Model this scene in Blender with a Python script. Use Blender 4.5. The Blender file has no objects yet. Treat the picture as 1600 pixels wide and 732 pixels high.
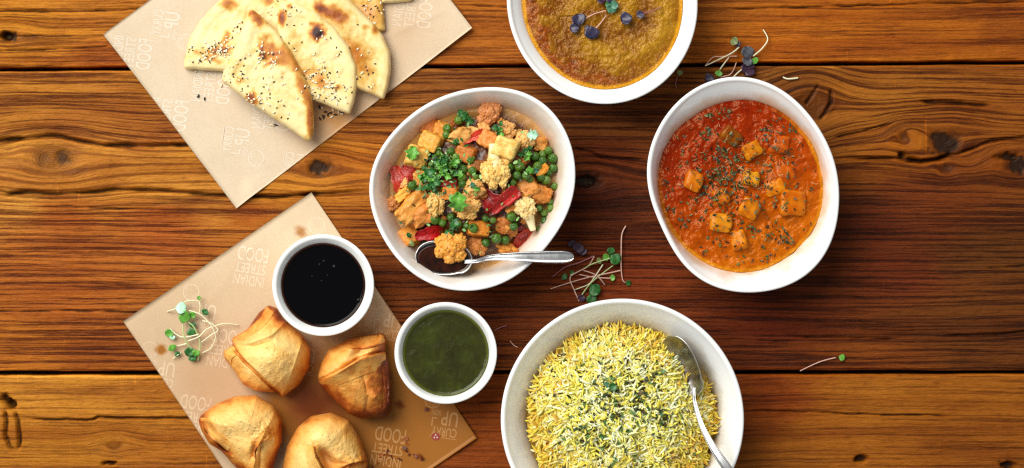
import bpy, math, random
import numpy as np
from mathutils import Vector, Matrix, Euler

# ------------------------------------------------------------------ camera, world, lamps, exposure
S = 0.0005            # metres per photo pixel on the table top
H = 1.6               # camera height above the table top
sc = bpy.context.scene
COL = sc.collection

cam_d = bpy.data.cameras.new('camera')
cam_d.sensor_fit = 'HORIZONTAL'; cam_d.sensor_width = 36.0
cam_d.lens = 36.0 * H / (1600 * S)
cam_d.clip_start = 0.05; cam_d.clip_end = 50.0
cam = bpy.data.objects.new('camera', cam_d); COL.objects.link(cam)
cam.location = (0, 0, H); cam.rotation_euler = (0, 0, 0)
sc.camera = cam

world = bpy.data.worlds.new('World'); sc.world = world; world.use_nodes = True
bg = world.node_tree.nodes['Background']
bg.inputs[0].default_value = (0.88, 0.95, 1.0, 1); bg.inputs[1].default_value = 0.31

key_d = bpy.data.lights.new('window_light', 'AREA')
key_d.shape = 'RECTANGLE'; key_d.size = 2.4; key_d.size_y = 2.4
key_d.energy = 162.0; key_d.color = (1.0, 0.98, 0.935)
key = bpy.data.objects.new('window_light', key_d); COL.objects.link(key)
key.location = (-1.45, 1.45, 2.45)
key.rotation_euler = (Vector((0.02, -0.02, 0)) - key.location).to_track_quat('-Z', 'Y').to_euler()

vs = sc.view_settings
vs.view_transform = 'Standard'; vs.look = 'None'; vs.exposure = 0.08; vs.gamma = 1.0
vs.use_curve_mapping = False
sc.render.engine = 'CYCLES'
sc.cycles.use_denoising = False; sc.cycles.use_adaptive_sampling = False
sc.cycles.max_bounces = 6
sc.cycles.caustics_reflective = False; sc.cycles.caustics_refractive = False
sc.cycles.sample_clamp_indirect = 1.5; sc.cycles.blur_glossy = 1.0
sc.cycles.filter_width = 1.3; sc.cycles.sampling_pattern = 'BLUE_NOISE'

# ------------------------------------------------------------------ helpers
rng = np.random.default_rng(7)
random.seed(7)

def W(px, py, z=0.0):
    """point at height z that stands over photo position (px, py)"""
    k = (H - z) / H
    return np.array([(px - 800) * S * k, (366 - py) * S * k, z])

def Wn(P, Z):
    P = np.asarray(P, float); Z = np.broadcast_to(np.asarray(Z, float), P.shape[:-1])
    k = (H - Z) / H
    return np.stack([(P[..., 0] - 800) * S * k, (366 - P[..., 1]) * S * k, Z], -1)

def lin(c):
    c = np.asarray(c, float) / 255.0
    return np.where(c <= 0.04045, c / 12.92, ((c + 0.055) / 1.055) ** 2.4)

def C(r, g, b):
    v = lin((r, g, b)); return (float(v[0]), float(v[1]), float(v[2]), 1.0)

def _h(ix, iy, iz, seed):
    n = (ix.astype(np.int64) * 374761393 + iy.astype(np.int64) * 668265263 + iz.astype(np.int64) * 2147483647 + seed * 1274126177) & 0xFFFFFFFF
    n = ((n ^ (n >> 13)) * 1274126177) & 0xFFFFFFFF
    n = n ^ (n >> 16)
    return (n & 0xFFFFFF) / float(0xFFFFFF)

def vnoise(x, y, z=0.0, seed=0):
    x = np.asarray(x, float); y = np.asarray(y, float)
    z = np.broadcast_to(np.asarray(z, float), x.shape)
    ix, iy, iz = np.floor(x).astype(np.int64), np.floor(y).astype(np.int64), np.floor(z).astype(np.int64)
    fx, fy, fz = x - ix, y - iy, z - iz
    fx, fy, fz = [f * f * f * (f * (f * 6 - 15) + 10) for f in (fx, fy, fz)]
    r = 0
    for a in (0, 1):
        for b in (0, 1):
            for c in (0, 1):
                w = (fx if a else 1 - fx) * (fy if b else 1 - fy) * (fz if c else 1 - fz)
                r = r + w * _h(ix + a, iy + b, iz + c, seed)
    return r * 2 - 1

def fbm(x, y, z=0.0, seed=0, oct=4):
    r = 0; a = 1.0; f = 1.0; t = 0
    for k in range(oct):
        r = r + a * vnoise(np.asarray(x) * f, np.asarray(y) * f, np.asarray(z) * f, seed + k * 17); t += a
        a *= 0.5; f *= 2.03
    return r / t

def sstep(a, b, x):
    t = np.clip((np.asarray(x, float) - a) / (b - a), 0, 1); return t * t * (3 - 2 * t)

def mesh_np(name, V, F, smooth=True, attrs=None):
    V = np.ascontiguousarray(V, dtype=np.float32).reshape(-1, 3)
    if isinstance(F, list) and len(F) and not np.isscalar(F[0]) and any(len(f) != len(F[0]) for f in F):
        me = bpy.data.meshes.new(name); me.from_pydata(V.tolist(), [], [list(map(int, f)) for f in F])
    else:
        F = np.ascontiguousarray(F, dtype=np.int32); n, k = F.shape
        me = bpy.data.meshes.new(name)
        me.vertices.add(len(V)); me.vertices.foreach_set('co', V.ravel())
        me.loops.add(n * k); me.loops.foreach_set('vertex_index', F.ravel())
        me.polygons.add(n)
        me.polygons.foreach_set('loop_start', np.arange(0, n * k, k, dtype=np.int32))
        me.update(calc_edges=True)
    if smooth:
        me.polygons.foreach_set('use_smooth', np.ones(len(me.polygons), dtype=bool))
    if attrs:
        for an, (ty, arr) in attrs.items():
            a = me.attributes.new(an, ty, 'POINT')
            arr = np.ascontiguousarray(arr, dtype=np.float32)
            a.data.foreach_set({'FLOAT': 'value', 'FLOAT_VECTOR': 'vector', 'FLOAT_COLOR': 'color'}[ty], arr.ravel())
    me.update()
    return me

def obj(name, me, mat=None, parent=None, loc=None):
    o = bpy.data.objects.new(name, me); COL.objects.link(o)
    if mat is not None and me is not None and len(me.materials) == 0: me.materials.append(mat)
    if loc is not None: o.location = loc
    if parent is not None: o.parent = parent
    return o

def put(name, V, F, mat, parent=None, origin=None, smooth=True, attrs=None):
    """mesh given in world coordinates, with its origin at `origin` (parents have no rotation)"""
    V = np.asarray(V, float).reshape(-1, 3)
    pl = np.array(parent.location) if parent is not None else np.zeros(3)
    if origin is None:
        if parent is not None: origin = pl
        else:
            origin = np.array([(V[:, 0].min() + V[:, 0].max()) / 2, (V[:, 1].min() + V[:, 1].max()) / 2, V[:, 2].min()])
    me = mesh_np(name, V - np.asarray(origin), F, smooth, attrs)
    return obj(name, me, mat, parent, tuple(np.asarray(origin) - pl))

def tag(o, label=None, cat=None, group=None, kind=None):
    if label: o['label'] = label
    if cat: o['category'] = cat
    if group: o['group'] = group
    if kind: o['kind'] = kind
    return o

def empty(name, loc):
    o = bpy.data.objects.new(name, None); COL.objects.link(o)
    o.location = tuple(loc); o.empty_display_size = 0.01
    return o

def grid_faces(nr, nc, wrap=False):
    r = np.arange(nr - 1)[:, None]; ccount = nc if wrap else nc - 1
    c = np.arange(ccount)[None, :]; c2 = (c + 1) % nc
    a = r * nc + c; b = r * nc + c2; d = (r + 1) * nc + c; e = (r + 1) * nc + c2
    return np.stack([a + 0 * e, b + 0 * e, e, d + 0 * e], -1).reshape(-1, 4)

def catmull(P, n, closed=False):
    P = np.asarray(P, float); m = len(P)
    segs = m if closed else m - 1
    t = np.linspace(0, segs, n, endpoint=not closed)
    i = np.minimum(np.floor(t).astype(int), segs - 1); f = (t - i)[:, None]
    def g(k):
        return P[k % m] if closed else P[np.clip(k, 0, m - 1)]
    p0, p1, p2, p3 = g(i - 1), g(i), g(i + 1), g(i + 2)
    return 0.5 * (2 * p1 + (p2 - p0) * f + (2 * p0 - 5 * p1 + 4 * p2 - p3) * f ** 2 + (3 * p1 - p0 - 3 * p2 + p3) * f ** 3)

def resample(P, n):
    P = np.asarray(P, float); Q = np.vstack([P, P[:1]])
    d = np.r_[0, np.cumsum(np.linalg.norm(np.diff(Q, axis=0), axis=1))]
    t = np.linspace(0, d[-1], n, endpoint=False)
    return np.stack([np.interp(t, d, Q[:, k]) for k in range(Q.shape[1])], -1)

def seg_dist(P, poly, closed=False):
    """distance of points P(n,2) to a polyline, and the running length (0..1) of the nearest place"""
    P = np.asarray(P, float).reshape(-1, 2); poly = np.asarray(poly, float)
    Q = np.vstack([poly, poly[:1]]) if closed else poly
    L = np.r_[0, np.cumsum(np.linalg.norm(np.diff(Q, axis=0), axis=1))]
    best = np.full(len(P), 1e9); tt = np.zeros(len(P)); side = np.zeros(len(P))
    for k in range(len(Q) - 1):
        a, b = Q[k], Q[k + 1]; ab = b - a; l2 = max((ab ** 2).sum(), 1e-9)
        t = np.clip(((P - a) @ ab) / l2, 0, 1)
        d = np.linalg.norm(P - (a + t[:, None] * ab), axis=1)
        m = d < best
        best[m] = d[m]; tt[m] = (L[k] + t[m] * math.sqrt(l2)) / L[-1]
        side[m] = np.sign(ab[0] * (P[m, 1] - a[1]) - ab[1] * (P[m, 0] - a[0]))
    return best, tt, side

def polar_fun(P, c):
    """r(theta) of a closed outline round c (all in photo pixels)"""
    P = catmull(np.asarray(P, float), 400, True) - np.asarray(c, float)
    th = np.arctan2(P[:, 1], P[:, 0]); r = np.hypot(P[:, 0], P[:, 1])
    o = np.argsort(th); th, r = th[o], r[o]
    tg = np.linspace(-math.pi, math.pi, 257)[:-1]
    rg = np.interp(tg, th, r, period=2 * math.pi)
    f = np.fft.rfft(rg); f[7:] = 0
    rg = np.fft.irfft(f, 256)
    return lambda t: np.interp(t, tg, rg, period=2 * math.pi)

def tube(P, R, sides=6, flat=1.0):
    """tube along world points P(n,3) with radii R(n)"""
    P = np.asarray(P, float); n = len(P); R = np.broadcast_to(np.asarray(R, float), (n,))
    T = np.gradient(P, axis=0); T /= np.linalg.norm(T, axis=1)[:, None] + 1e-12
    up = np.array([0, 0, 1.0]); N = np.cross(T, up); ln = np.linalg.norm(N, axis=1)
    N[ln < 1e-6] = (1, 0, 0); N /= np.linalg.norm(N, axis=1)[:, None]
    B = np.cross(N, T)
    a = np.linspace(0, 2 * math.pi, sides, endpoint=False)
    V = P[:, None] + R[:, None, None] * (np.cos(a)[None, :, None] * N[:, None] + flat * np.sin(a)[None, :, None] * B[:, None])
    F = grid_faces(n, sides, True)
    V = V.reshape(-1, 3); m = len(V)
    V = np.vstack([V, P[:1], P[-1:]])
    cap = [[m, (k + 1) % sides, k, k] for k in range(sides)]
    F = F.tolist()
    tri = [(m, (k + 1) % sides, k) for k in range(sides)] + [(m + 1, (n - 1) * sides + k, (n - 1) * sides + (k + 1) % sides) for k in range(sides)]
    return V, [tuple(f) for f in F] + tri

# ------------------------------------------------------------------ material helpers
class NT:
    def __init__(self, name):
        self.m = bpy.data.materials.new(name); self.m.use_nodes = True
        self.t = self.m.node_tree; self.n = self.t.nodes; self.l = self.t.links
        self.bsdf = self.n['Principled BSDF']
    def node(self, ty, **kw):
        x = self.n.new(ty)
        for k, v in kw.items(): setattr(x, k, v)
        return x
    def link(self, a, b): self.l.new(a, b)
    def set(self, **kw):
        for k, v in kw.items():
            s = self.bsdf.inputs[k.replace('_', ' ')]
            if hasattr(v, 'is_output') or isinstance(v, bpy.types.NodeSocket): self.link(v, s)
            else: s.default_value = v
    def attr(self, name, out='Color'):
        a = self.node('ShaderNodeAttribute'); a.attribute_name = name; return a.outputs[out]
    def geo(self):
        return self.node('ShaderNodeTexCoord').outputs['Object']
    def mapping(self, vec, scale=(1, 1, 1), loc=(0, 0, 0)):
        m = self.node('ShaderNodeMapping'); self.link(vec, m.inputs[0])
        m.inputs['Scale'].default_value = scale; m.inputs['Location'].default_value = loc
        return m.outputs[0]
    def noise(self, vec, scale, detail=3, rough=0.55, dist=0.0):
        n = self.node('ShaderNodeTexNoise'); self.link(vec, n.inputs['Vector'])
        n.inputs['Scale'].default_value = scale; n.inputs['Detail'].default_value = detail
        n.inputs['Roughness'].default_value = rough; n.inputs['Distortion'].default_value = dist
        return n.outputs[0]
    def voro(self, vec, scale, feature='F1', out='Distance'):
        n = self.node('ShaderNodeTexVoronoi'); n.feature = feature; self.link(vec, n.inputs['Vector'])
        n.inputs['Scale'].default_value = scale; return n.outputs[out]
    def ramp(self, fac, stops):
        r = self.node('ShaderNodeValToRGB'); self.link(fac, r.inputs[0]); e = r.color_ramp.elements
        while len(e) < len(stops): e.new(0.5)
        for x, (p, c) in zip(e, stops):
            x.position = p; x.color = c if len(c) == 4 else (*c, 1)
        return r.outputs[0]
    def bw(self, fac, a, b, lo=0.0, hi=1.0):
        m = self.node('ShaderNodeMapRange'); self.link(fac, m.inputs[0])
        m.inputs[1].default_value = a; m.inputs[2].default_value = b; m.inputs[3].default_value = lo; m.inputs[4].default_value = hi
        return m.outputs[0]
    def mix(self, fac, a, b, mode='MIX'):
        m = self.node('ShaderNodeMix', data_type='RGBA', blend_type=mode)
        for s, v in ((m.inputs[0], fac), (m.inputs[6], a), (m.inputs[7], b)):
            if isinstance(v, bpy.types.NodeSocket): self.link(v, s)
            else: s.default_value = v
        return m.outputs[2]
    def math(self, op, a, b=0.0):
        m = self.node('ShaderNodeMath', operation=op)
        for s, v in ((m.inputs[0], a), (m.inputs[1], b)):
            if isinstance(v, bpy.types.NodeSocket): self.link(v, s)
            else: s.default_value = v
        return m.outputs[0]
    def bump(self, hgt, strength=0.5, dist=0.001, normal=None):
        b = self.node('ShaderNodeBump'); self.link(hgt, b.inputs['Height'])
        b.inputs['Strength'].default_value = strength; b.inputs['Distance'].default_value = dist
        if normal is not None: self.link(normal, b.inputs['Normal'])
        self.link(b.outputs[0], self.bsdf.inputs['Normal']); return b.outputs[0]

def simple_mat(name, col, rough=0.5, nscale=0, namp=0.15, bump=0.0, spec=0.5, bscale=None, sss=0.0):
    t = NT(name); t.set(Roughness=rough)
    t.bsdf.inputs['Specular IOR Level'].default_value = spec
    if nscale:
        n = t.noise(t.geo(), nscale, 4)
        dark = tuple(c * (1 - namp) for c in col[:3]) + (1,); lite = tuple(min(1, c * (1 + namp)) for c in col[:3]) + (1,)
        t.set(Base_Color=t.ramp(n, [(0.3, dark), (0.7, lite)]))
        if bump: t.bump(t.noise(t.geo(), bscale or nscale, 4), bump, 0.0006)
    else: t.set(Base_Color=col)
    if sss:
        t.bsdf.inputs['Subsurface Weight'].default_value = sss
        t.bsdf.inputs['Subsurface Radius'].default_value = (0.004, 0.002, 0.001)
        t.bsdf.inputs['Subsurface Scale'].default_value = 1.0
    return t.m

# ------------------------------------------------------------------ wooden table
TONES = [  # x, y, r, g, b of the stained timber at that point
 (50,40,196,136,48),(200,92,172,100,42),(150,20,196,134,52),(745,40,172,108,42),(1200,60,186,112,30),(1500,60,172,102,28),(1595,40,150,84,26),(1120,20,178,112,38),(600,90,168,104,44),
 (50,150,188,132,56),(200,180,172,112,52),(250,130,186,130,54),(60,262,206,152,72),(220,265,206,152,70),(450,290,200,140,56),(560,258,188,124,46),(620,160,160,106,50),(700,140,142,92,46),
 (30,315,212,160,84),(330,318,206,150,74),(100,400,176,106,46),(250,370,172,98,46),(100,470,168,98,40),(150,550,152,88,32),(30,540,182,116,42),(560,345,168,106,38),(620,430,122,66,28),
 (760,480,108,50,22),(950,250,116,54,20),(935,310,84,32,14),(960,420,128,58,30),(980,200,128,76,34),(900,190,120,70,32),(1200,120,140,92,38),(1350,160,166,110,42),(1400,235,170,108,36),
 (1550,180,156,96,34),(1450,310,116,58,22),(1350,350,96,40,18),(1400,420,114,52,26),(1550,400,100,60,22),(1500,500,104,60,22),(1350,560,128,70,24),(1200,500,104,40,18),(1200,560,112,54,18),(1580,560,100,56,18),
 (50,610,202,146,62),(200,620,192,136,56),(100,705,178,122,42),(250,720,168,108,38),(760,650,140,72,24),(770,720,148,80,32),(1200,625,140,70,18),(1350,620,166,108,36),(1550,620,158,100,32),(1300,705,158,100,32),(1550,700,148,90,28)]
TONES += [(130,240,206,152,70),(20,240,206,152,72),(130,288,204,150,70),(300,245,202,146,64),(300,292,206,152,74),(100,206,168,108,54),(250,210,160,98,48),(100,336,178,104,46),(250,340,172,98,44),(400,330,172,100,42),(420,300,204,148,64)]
TONES = np.array(TONES, float)
KNOTS = [  # x, y, rx, ry, darkness
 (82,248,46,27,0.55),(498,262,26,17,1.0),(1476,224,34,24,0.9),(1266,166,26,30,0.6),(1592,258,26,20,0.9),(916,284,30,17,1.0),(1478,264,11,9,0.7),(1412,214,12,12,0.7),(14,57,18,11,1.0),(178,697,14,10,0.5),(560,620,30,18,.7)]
CRACKS = [  # points, width px, depth mm
 ([(-60,17),(0,17),(120,18),(235,14),(300,13)],1.3,1.6),([(-60,82),(0,80),(60,78),(100,76),(190,72)],1.2,1.6),([(20,57),(60,56),(120,57)],1.0,1.0),([(1095,15),(1300,10),(1450,6),(1640,2)],1.2,1.4),([(735,9),(800,11)],1.1,1.2),
 ([(-60,222),(0,220),(40,216),(75,212),(95,213),(130,222),(165,227),(220,228),(330,227)],2.5,3.2),([(-40,300),(0,299),(12,304),(40,301),(90,303),(140,300),(180,296),(240,297),(330,305),(430,308),(500,303),(580,299)],2.6,3.2),([(48,324),(110,323),(160,326),(260,327)],1.2,1.3),
 ([(-40,488),(60,487),(140,486),(200,488),(260,487)],1.2,1.4),([(1300,216),(1345,206),(1400,191)],1.2,1.5),([(1305,248),(1400,247),(1418,252),(1440,252),(1470,246),(1500,240),(1550,220),(1640,211)],1.7,2.4),([(1435,158),(1480,161),(1520,164),(1552,166)],2.2,2.4),
 ([(1404,238),(1412,246),(1440,253),(1468,248),(1488,240)],3.2,3.5),([(1258,164),(1268,150),(1280,132)],1.6,1.8),([(1298,138),(1299,160),(1290,175),(1279,190)],1.8,1.8),([(1245,528),(1330,528),(1410,530)],1.2,1.6),([(1475,525),(1560,522),(1640,514)],1.3,1.6),
 ([(895,232),(920,236),(940,246),(1012,251)],1.4,1.6),([(30,654),(60,656),(145,656),(153,652),(220,654),(330,652)],1.6,2.4),([(1160,642),(1250,643),(1330,647),(1500,650)],1.2,1.5),([(8,640),(10,660),(8,680),(16,700),(27,706)],2.2,3.0),([(22,640),(28,656),(31,690),(28,706)],2.2,3.0),([(2,617),(12,628),(20,640)],5.0,5.0),
 ([(560,165),(640,168),(700,160)],1.1,1.2),([(620,640),(760,648)],1.0,1.0),([(1180,532),(1240,534)],1.0,1.0),([(1540,420),(1610,416)],1.0,1.0),([(740,628),(800,630)],1.0,1.2)]
PITS = [(10,56,13,8,7),(172,724,12,4.5,5),(1346,718,10,7,6),(1575,727,14,7,6),(18,632,8,8,6),(1576,246,18,8,4),(910,283,22,10,3.0),(1410,243,6,5,4)]

def wood_material():
    t = NT('stained_timber')
    g = t.attr('grain', 'Vector'); tone = t.attr('tone'); kn = t.attr('knot', 'Fac'); ck = t.attr('crack', 'Fac')
    lined = t.attr('lined', 'Fac')
    n_line = t.noise(t.mapping(g, (0.34, 20, 1)), 1.0, 2, 0.55, 0.12)
    n_fine = t.noise(t.mapping(g, (2.6, 42, 1)), 1.0, 4, 0.65, 0.4)
    n_hair = t.noise(t.mapping(g, (7.0, 95, 1), (5, 2, 0)), 1.0, 3, 0.7, 0.2)
    n_band = t.noise(t.mapping(g, (0.22, 3.2, 1), (3, 1, 0)), 1.0, 3, 0.5, 0.3)
    n_blot = t.noise(t.mapping(g, (1.1, 2.0, 1), (9, 4, 0)), 1.0, 4, 0.6)
    n_chop = t.noise(t.mapping(g, (5.5, 17, 1), (1, 7, 0)), 1.0, 3, 0.6, 0.8)
    line = t.mix(lined, t.bw(n_line, 0.22, 0.50), t.bw(n_line, 0.42, 0.54))
    fine = t.bw(n_fine, 0.32, 0.66)
    mixv = t.math('ADD', t.math('MULTIPLY', line, 0.62), t.math('MULTIPLY', fine, 0.38))
    dark = t.mix(1.0, tone, (0.30, 0.15, 0.08, 1), 'MULTIPLY')
    lite = t.mix(1.0, tone, (1.36, 1.28, 1.08, 1), 'MULTIPLY')
    col = t.mix(t.bw(mixv, 0.10, 0.80), dark, lite)
    col = t.mix(t.bw(n_band, 0.44, 0.62, 0.0, 0.68), col, t.mix(1.0, col, (0.62, 0.46, 0.36, 1), 'MULTIPLY'))
    col = t.mix(t.bw(n_blot, 0.50, 0.74, 0.0, 0.55), col, t.mix(1.0, col, (0.58, 0.46, 0.36, 1), 'MULTIPLY'))
    col = t.mix(t.bw(n_chop, 0.56, 0.72, 0.0, 0.45), col, t.mix(1.0, col, (0.42, 0.32, 0.26, 1), 'MULTIPLY'))
    col = t.mix(t.bw(n_hair, 0.52, 0.70, 0.0, 0.55), col, t.mix(1.0, col, (0.45, 0.32, 0.24, 1), 'MULTIPLY'))
    col = t.mix(t.bw(n_hair, 0.30, 0.42, 0.22, 0.0), col, t.mix(1.0, col, (1.5, 1.45, 1.35, 1), 'MULTIPLY'))
    # thin late-wood contours where the grain sweeps round knots
    sepg = t.node('ShaderNodeSeparateXYZ'); t.link(g, sepg.inputs[0])
    ph = t.math('ADD', t.math('MULTIPLY', sepg.outputs[1], 52.0), t.math('MULTIPLY', n_band, 9.0))
    cont = t.bw(t.math('SINE', ph), 0.35, 0.95)
    col = t.mix(t.math('MULTIPLY', cont, t.attr('contour', 'Fac')), col, t.mix(1.0, col, (0.40, 0.26, 0.16, 1), 'MULTIPLY'))
    # knots: dense ringed heartwood
    ring = t.node('ShaderNodeTexWave', wave_type='RINGS', rings_direction='Z'); 
    t.link(t.attr('ring', 'Vector'), ring.inputs['Vector'])
    ring.inputs['Scale'].default_value = 0.9; ring.inputs['Distortion'].default_value = 4.5; ring.inputs['Detail'].default_value = 3; ring.inputs['Detail Scale'].default_value = 2.5
    kcol = t.mix(ring.outputs['Fac'], t.mix(1.0, tone, (0.30, 0.20, 0.13, 1), 'MULTIPLY'), t.mix(1.0, tone, (0.62, 0.48, 0.34, 1), 'MULTIPLY'))
    col = t.mix(kn, col, kcol)
    col = t.mix(ck, col, (0.012, 0.006, 0.004, 1))
    n_scr = t.noise(t.mapping(g, (34, 1.6, 1), (2, 3, 0)), 1.0, 2, 0.5, 0.6)
    n_scm = t.noise(t.mapping(g, (0.8, 1.1, 1), (7, 1, 0)), 1.0, 2, 0.5)
    col = t.mix(t.math('MULTIPLY', t.bw(n_scr, 0.66, 0.74, 0.0, 0.55), t.bw(n_scm, 0.52, 0.62)), col, t.mix(1.0, col, (2.0, 1.9, 1.8, 1), 'MULTIPLY'))
    t.set(Base_Color=col)
    t.set(Roughness=t.bw(n_blot, 0.3, 0.7, 0.34, 0.55))
    t.bsdf.inputs['Specular IOR Level'].default_value = 0.16
    hgt = t.math('ADD', t.math('MULTIPLY', n_line, 0.9), t.math('ADD', t.math('MULTIPLY', n_fine, 0.75), t.math('ADD', t.math('MULTIPLY', n_hair, 0.35), t.math('MULTIPLY', n_chop, 0.6))))
    t.bsdf.inputs['Specular Tint'].default_value = (1.0, 0.80, 0.58, 1)
    t.bump(hgt, 0.85, 0.0013)
    return t.m

def plank(parent, xs, ys, edge_top, edge_bot, mat, seed):
    Y, X = np.meshgrid(ys, xs, indexing='ij')
    ya, yb = ys[0], ys[-1]
    off = edge_top(X) * np.exp(-np.abs(Y - ya) / 60) + edge_bot(X) * np.exp(-np.abs(Y - yb) / 60)
    PX, PY = X.copy(), Y + off
    shp = PX.shape; P = np.stack([PX.ravel(), PY.ravel()], -1)
    # grain flow
    g = P[:, 1] + 6 * fbm(P[:, 0] / 460, P[:, 1] / 120, seed=seed, oct=3) + 0.9 * fbm(P[:, 0] / 40, P[:, 1] / 12, seed=seed + 5, oct=2)
    kmask = np.zeros(len(P)); kdark = np.zeros(len(P)); sweep = np.zeros(len(P)); ring = np.zeros((len(P), 3))
    for (cx, cy, rx, ry, dk) in KNOTS:
        if not (ya - 30 < cy < yb + 30): continue
        dx, dy = (P[:, 0] - cx), (P[:, 1] - cy)
        wob = 1 + 0.22 * vnoise(P[:, 0] / 16, P[:, 1] / 16, seed=31)
        rho2 = ((dx / rx) ** 2 + (dy / ry) ** 2) * wob
        wide2 = (dx / (rx * 2.6)) ** 2 + (dy / (ry * 2.3)) ** 2
        if dk > 0.5: sweep = np.maximum(sweep, 0.85 * np.exp(-wide2 * 0.8))
        g = g - (P[:, 1] - cy) * 0.88 * np.exp(-wide2 * 1.5)
        g = g + np.where(wide2 < 6, 5 * np.sqrt(rho2) * np.exp(-wide2 * 1.5), 0)
        m = sstep(1.15, 0.45, np.sqrt(rho2)) * (0.55 + 0.45 * dk)
        if dk > 0.8: kdark = np.maximum(kdark, 0.92 * sstep(0.78, 0.45, np.sqrt(rho2) * (1 + 0.4 * vnoise(P[:, 0] / 6, P[:, 1] / 6, seed=33))))
        k = m > kmask
        kmask = np.maximum(kmask, m)
        ring[k] = np.stack([dx / rx * 3, dy / ry * 3, 0 * dx + cx], -1)[k]
    # relief: cracks, pits, worn waviness
    z = 0.00035 * fbm(P[:, 0] / 150, P[:, 1] / 40, seed=seed + 9, oct=3) - 0.0006 * kmask
    for (x, y, rx, ry, am) in ((66, 248, 12, 15, 0.42), (97, 246, 13, 14, 0.80), (1487, 222, 20, 17, 0.5), (1478, 262, 8, 7, 0.6), (1412, 214, 7, 7, 0.5)):
        q = np.hypot((P[:, 0] - x) / rx, (P[:, 1] - y) / ry) * (1 + 0.5 * fbm(P[:, 0] / 6, P[:, 1] / 6, seed=35, oct=3))
        kdark = np.maximum(kdark, am * sstep(1.1, 0.3, q))
    ck = kdark.copy(); z = z - 0.0012 * kdark
    wig = 1.5 * fbm(P[:, 0] / 26, P[:, 1] / 26, seed=61, oct=4)
    Pw = P + np.stack([0 * wig, wig], -1)
    for pts, wd, dp in CRACKS:
        p = np.array(pts, float)
        if p[:, 1].max() < ya - 10 or p[:, 1].min() > yb + 10: continue
        idx = np.where((P[:, 0] > p[:, 0].min() - 12) & (P[:, 0] < p[:, 0].max() + 12) & (P[:, 1] > p[:, 1].min() - 14) & (P[:, 1] < p[:, 1].max() + 14))[0]
        if not len(idx): continue
        d, tt, _ = seg_dist(Pw[idx], p)
        taper = np.minimum(1, np.minimum(tt, 1 - tt) * 7 + 0.12) * (0.88 + 0.30 * vnoise(P[idx, 0] / 22, P[idx, 1] / 22, seed=77))
        wd = wd * 1.08; w = wd * (0.6 + 0.6 * taper)
        prof = np.exp(-(d / w) ** 2) * taper
        z[idx] -= dp * 0.0019 * prof
        ck[idx] = np.maximum(ck[idx], 0.85 * sstep(0.35, 0.75, prof))
        z[idx] += 0.00045 * np.exp(-((d - 2.2 * wd) / (1.1 * wd)) ** 2) * taper
    for (cx, cy, rx, ry, dp) in PITS:
        if not (ya - 20 < cy < yb + 20): continue
        rr = np.hypot((P[:, 0] - cx) / rx, (P[:, 1] - cy) / ry) * (1 + 0.35 * vnoise(P[:, 0] / 7, P[:, 1] / 7, seed=91))
        m = sstep(1.1, 0.55, rr)
        z -= dp * 0.001 * m; ck = np.maximum(ck, 0.9 * sstep(0.5, 1.0, m))
    # rounded long edges
    eb = np.minimum(P[:, 1] - (PY[0][None, :].repeat(shp[0], 0)).ravel(), (PY[-1][None, :].repeat(shp[0], 0)).ravel() - P[:, 1])
    r = 4.5
    rr = np.clip(r - eb, 0, r)
    z -= (r - np.sqrt(np.maximum(r * r - rr * rr, 0))) * S * 0.75
    # timber tone
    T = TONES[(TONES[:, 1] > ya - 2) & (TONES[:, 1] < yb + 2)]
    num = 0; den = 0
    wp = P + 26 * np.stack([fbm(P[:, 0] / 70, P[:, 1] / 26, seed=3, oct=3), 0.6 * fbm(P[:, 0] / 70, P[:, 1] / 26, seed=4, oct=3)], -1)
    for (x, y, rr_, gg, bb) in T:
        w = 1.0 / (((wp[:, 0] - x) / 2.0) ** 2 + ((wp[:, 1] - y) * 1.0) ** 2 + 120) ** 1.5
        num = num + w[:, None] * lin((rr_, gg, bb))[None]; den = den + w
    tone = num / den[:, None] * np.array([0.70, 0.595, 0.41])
    # where the surface is worn into ridged early and late wood
    n_ = 20 * fbm(P[:, 0] / 90, P[:, 1] / 30, seed=15)
    smooth_band = sstep(212, 228, P[:, 1] + n_ * 0.3) * sstep(312, 298, P[:, 1] + n_ * 0.3) * sstep(640, 540, P[:, 0])
    lined = np.clip(1 - 0.9 * smooth_band, 0, 1) * np.where(P[:, 1] > 584, 0.25, 1.0) * np.where(P[:, 1] < 106, 0.55, 1.0)
    # long edges paler: worn wood plus the chamfer highlight painted into the tone
    worn_lit = sstep(5.5, 1.0, eb + 2.0 * fbm(P[:, 0] / 18, P[:, 1] / 4, seed=19, oct=3))
    tone = tone * (1 + worn_lit[:, None] * np.array([0.55, 0.65, 0.80]))
    V = Wn(P, 0 * z); V[:, 2] = z
    V = V.reshape(shp[0], shp[1], 3)
    # sides
    lo0 = V[0].copy(); lo0[:, 2] = -0.028; lo1 = V[-1].copy(); lo1[:, 2] = -0.028
    Vall = np.concatenate([lo0[None], V, lo1[None]], 0)
    def ext(a):
        a = np.asarray(a).reshape(shp[0], shp[1], -1); return np.concatenate([a[:1], a, a[-1:]], 0).reshape(-1, a.shape[-1])
    F = grid_faces(shp[0] + 2, shp[1])[:, ::-1]
    gv = np.stack([P[:, 0] / 100 + seed * 3.1, g / 100, 0 * g + seed], -1)
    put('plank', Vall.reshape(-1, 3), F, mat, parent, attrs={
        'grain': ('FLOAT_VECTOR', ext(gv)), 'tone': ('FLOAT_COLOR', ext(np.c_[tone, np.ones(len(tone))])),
        'knot': ('FLOAT', ext(kmask)), 'lined': ('FLOAT', ext(lined)), 'contour': ('FLOAT', ext(np.clip(np.maximum(smooth_band * 0.75, sweep) * (1 - kdark), 0, 1))), 'ring': ('FLOAT_VECTOR', ext(ring)), 'crack': ('FLOAT', ext(np.clip(ck, 0, 1)))})

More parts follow.
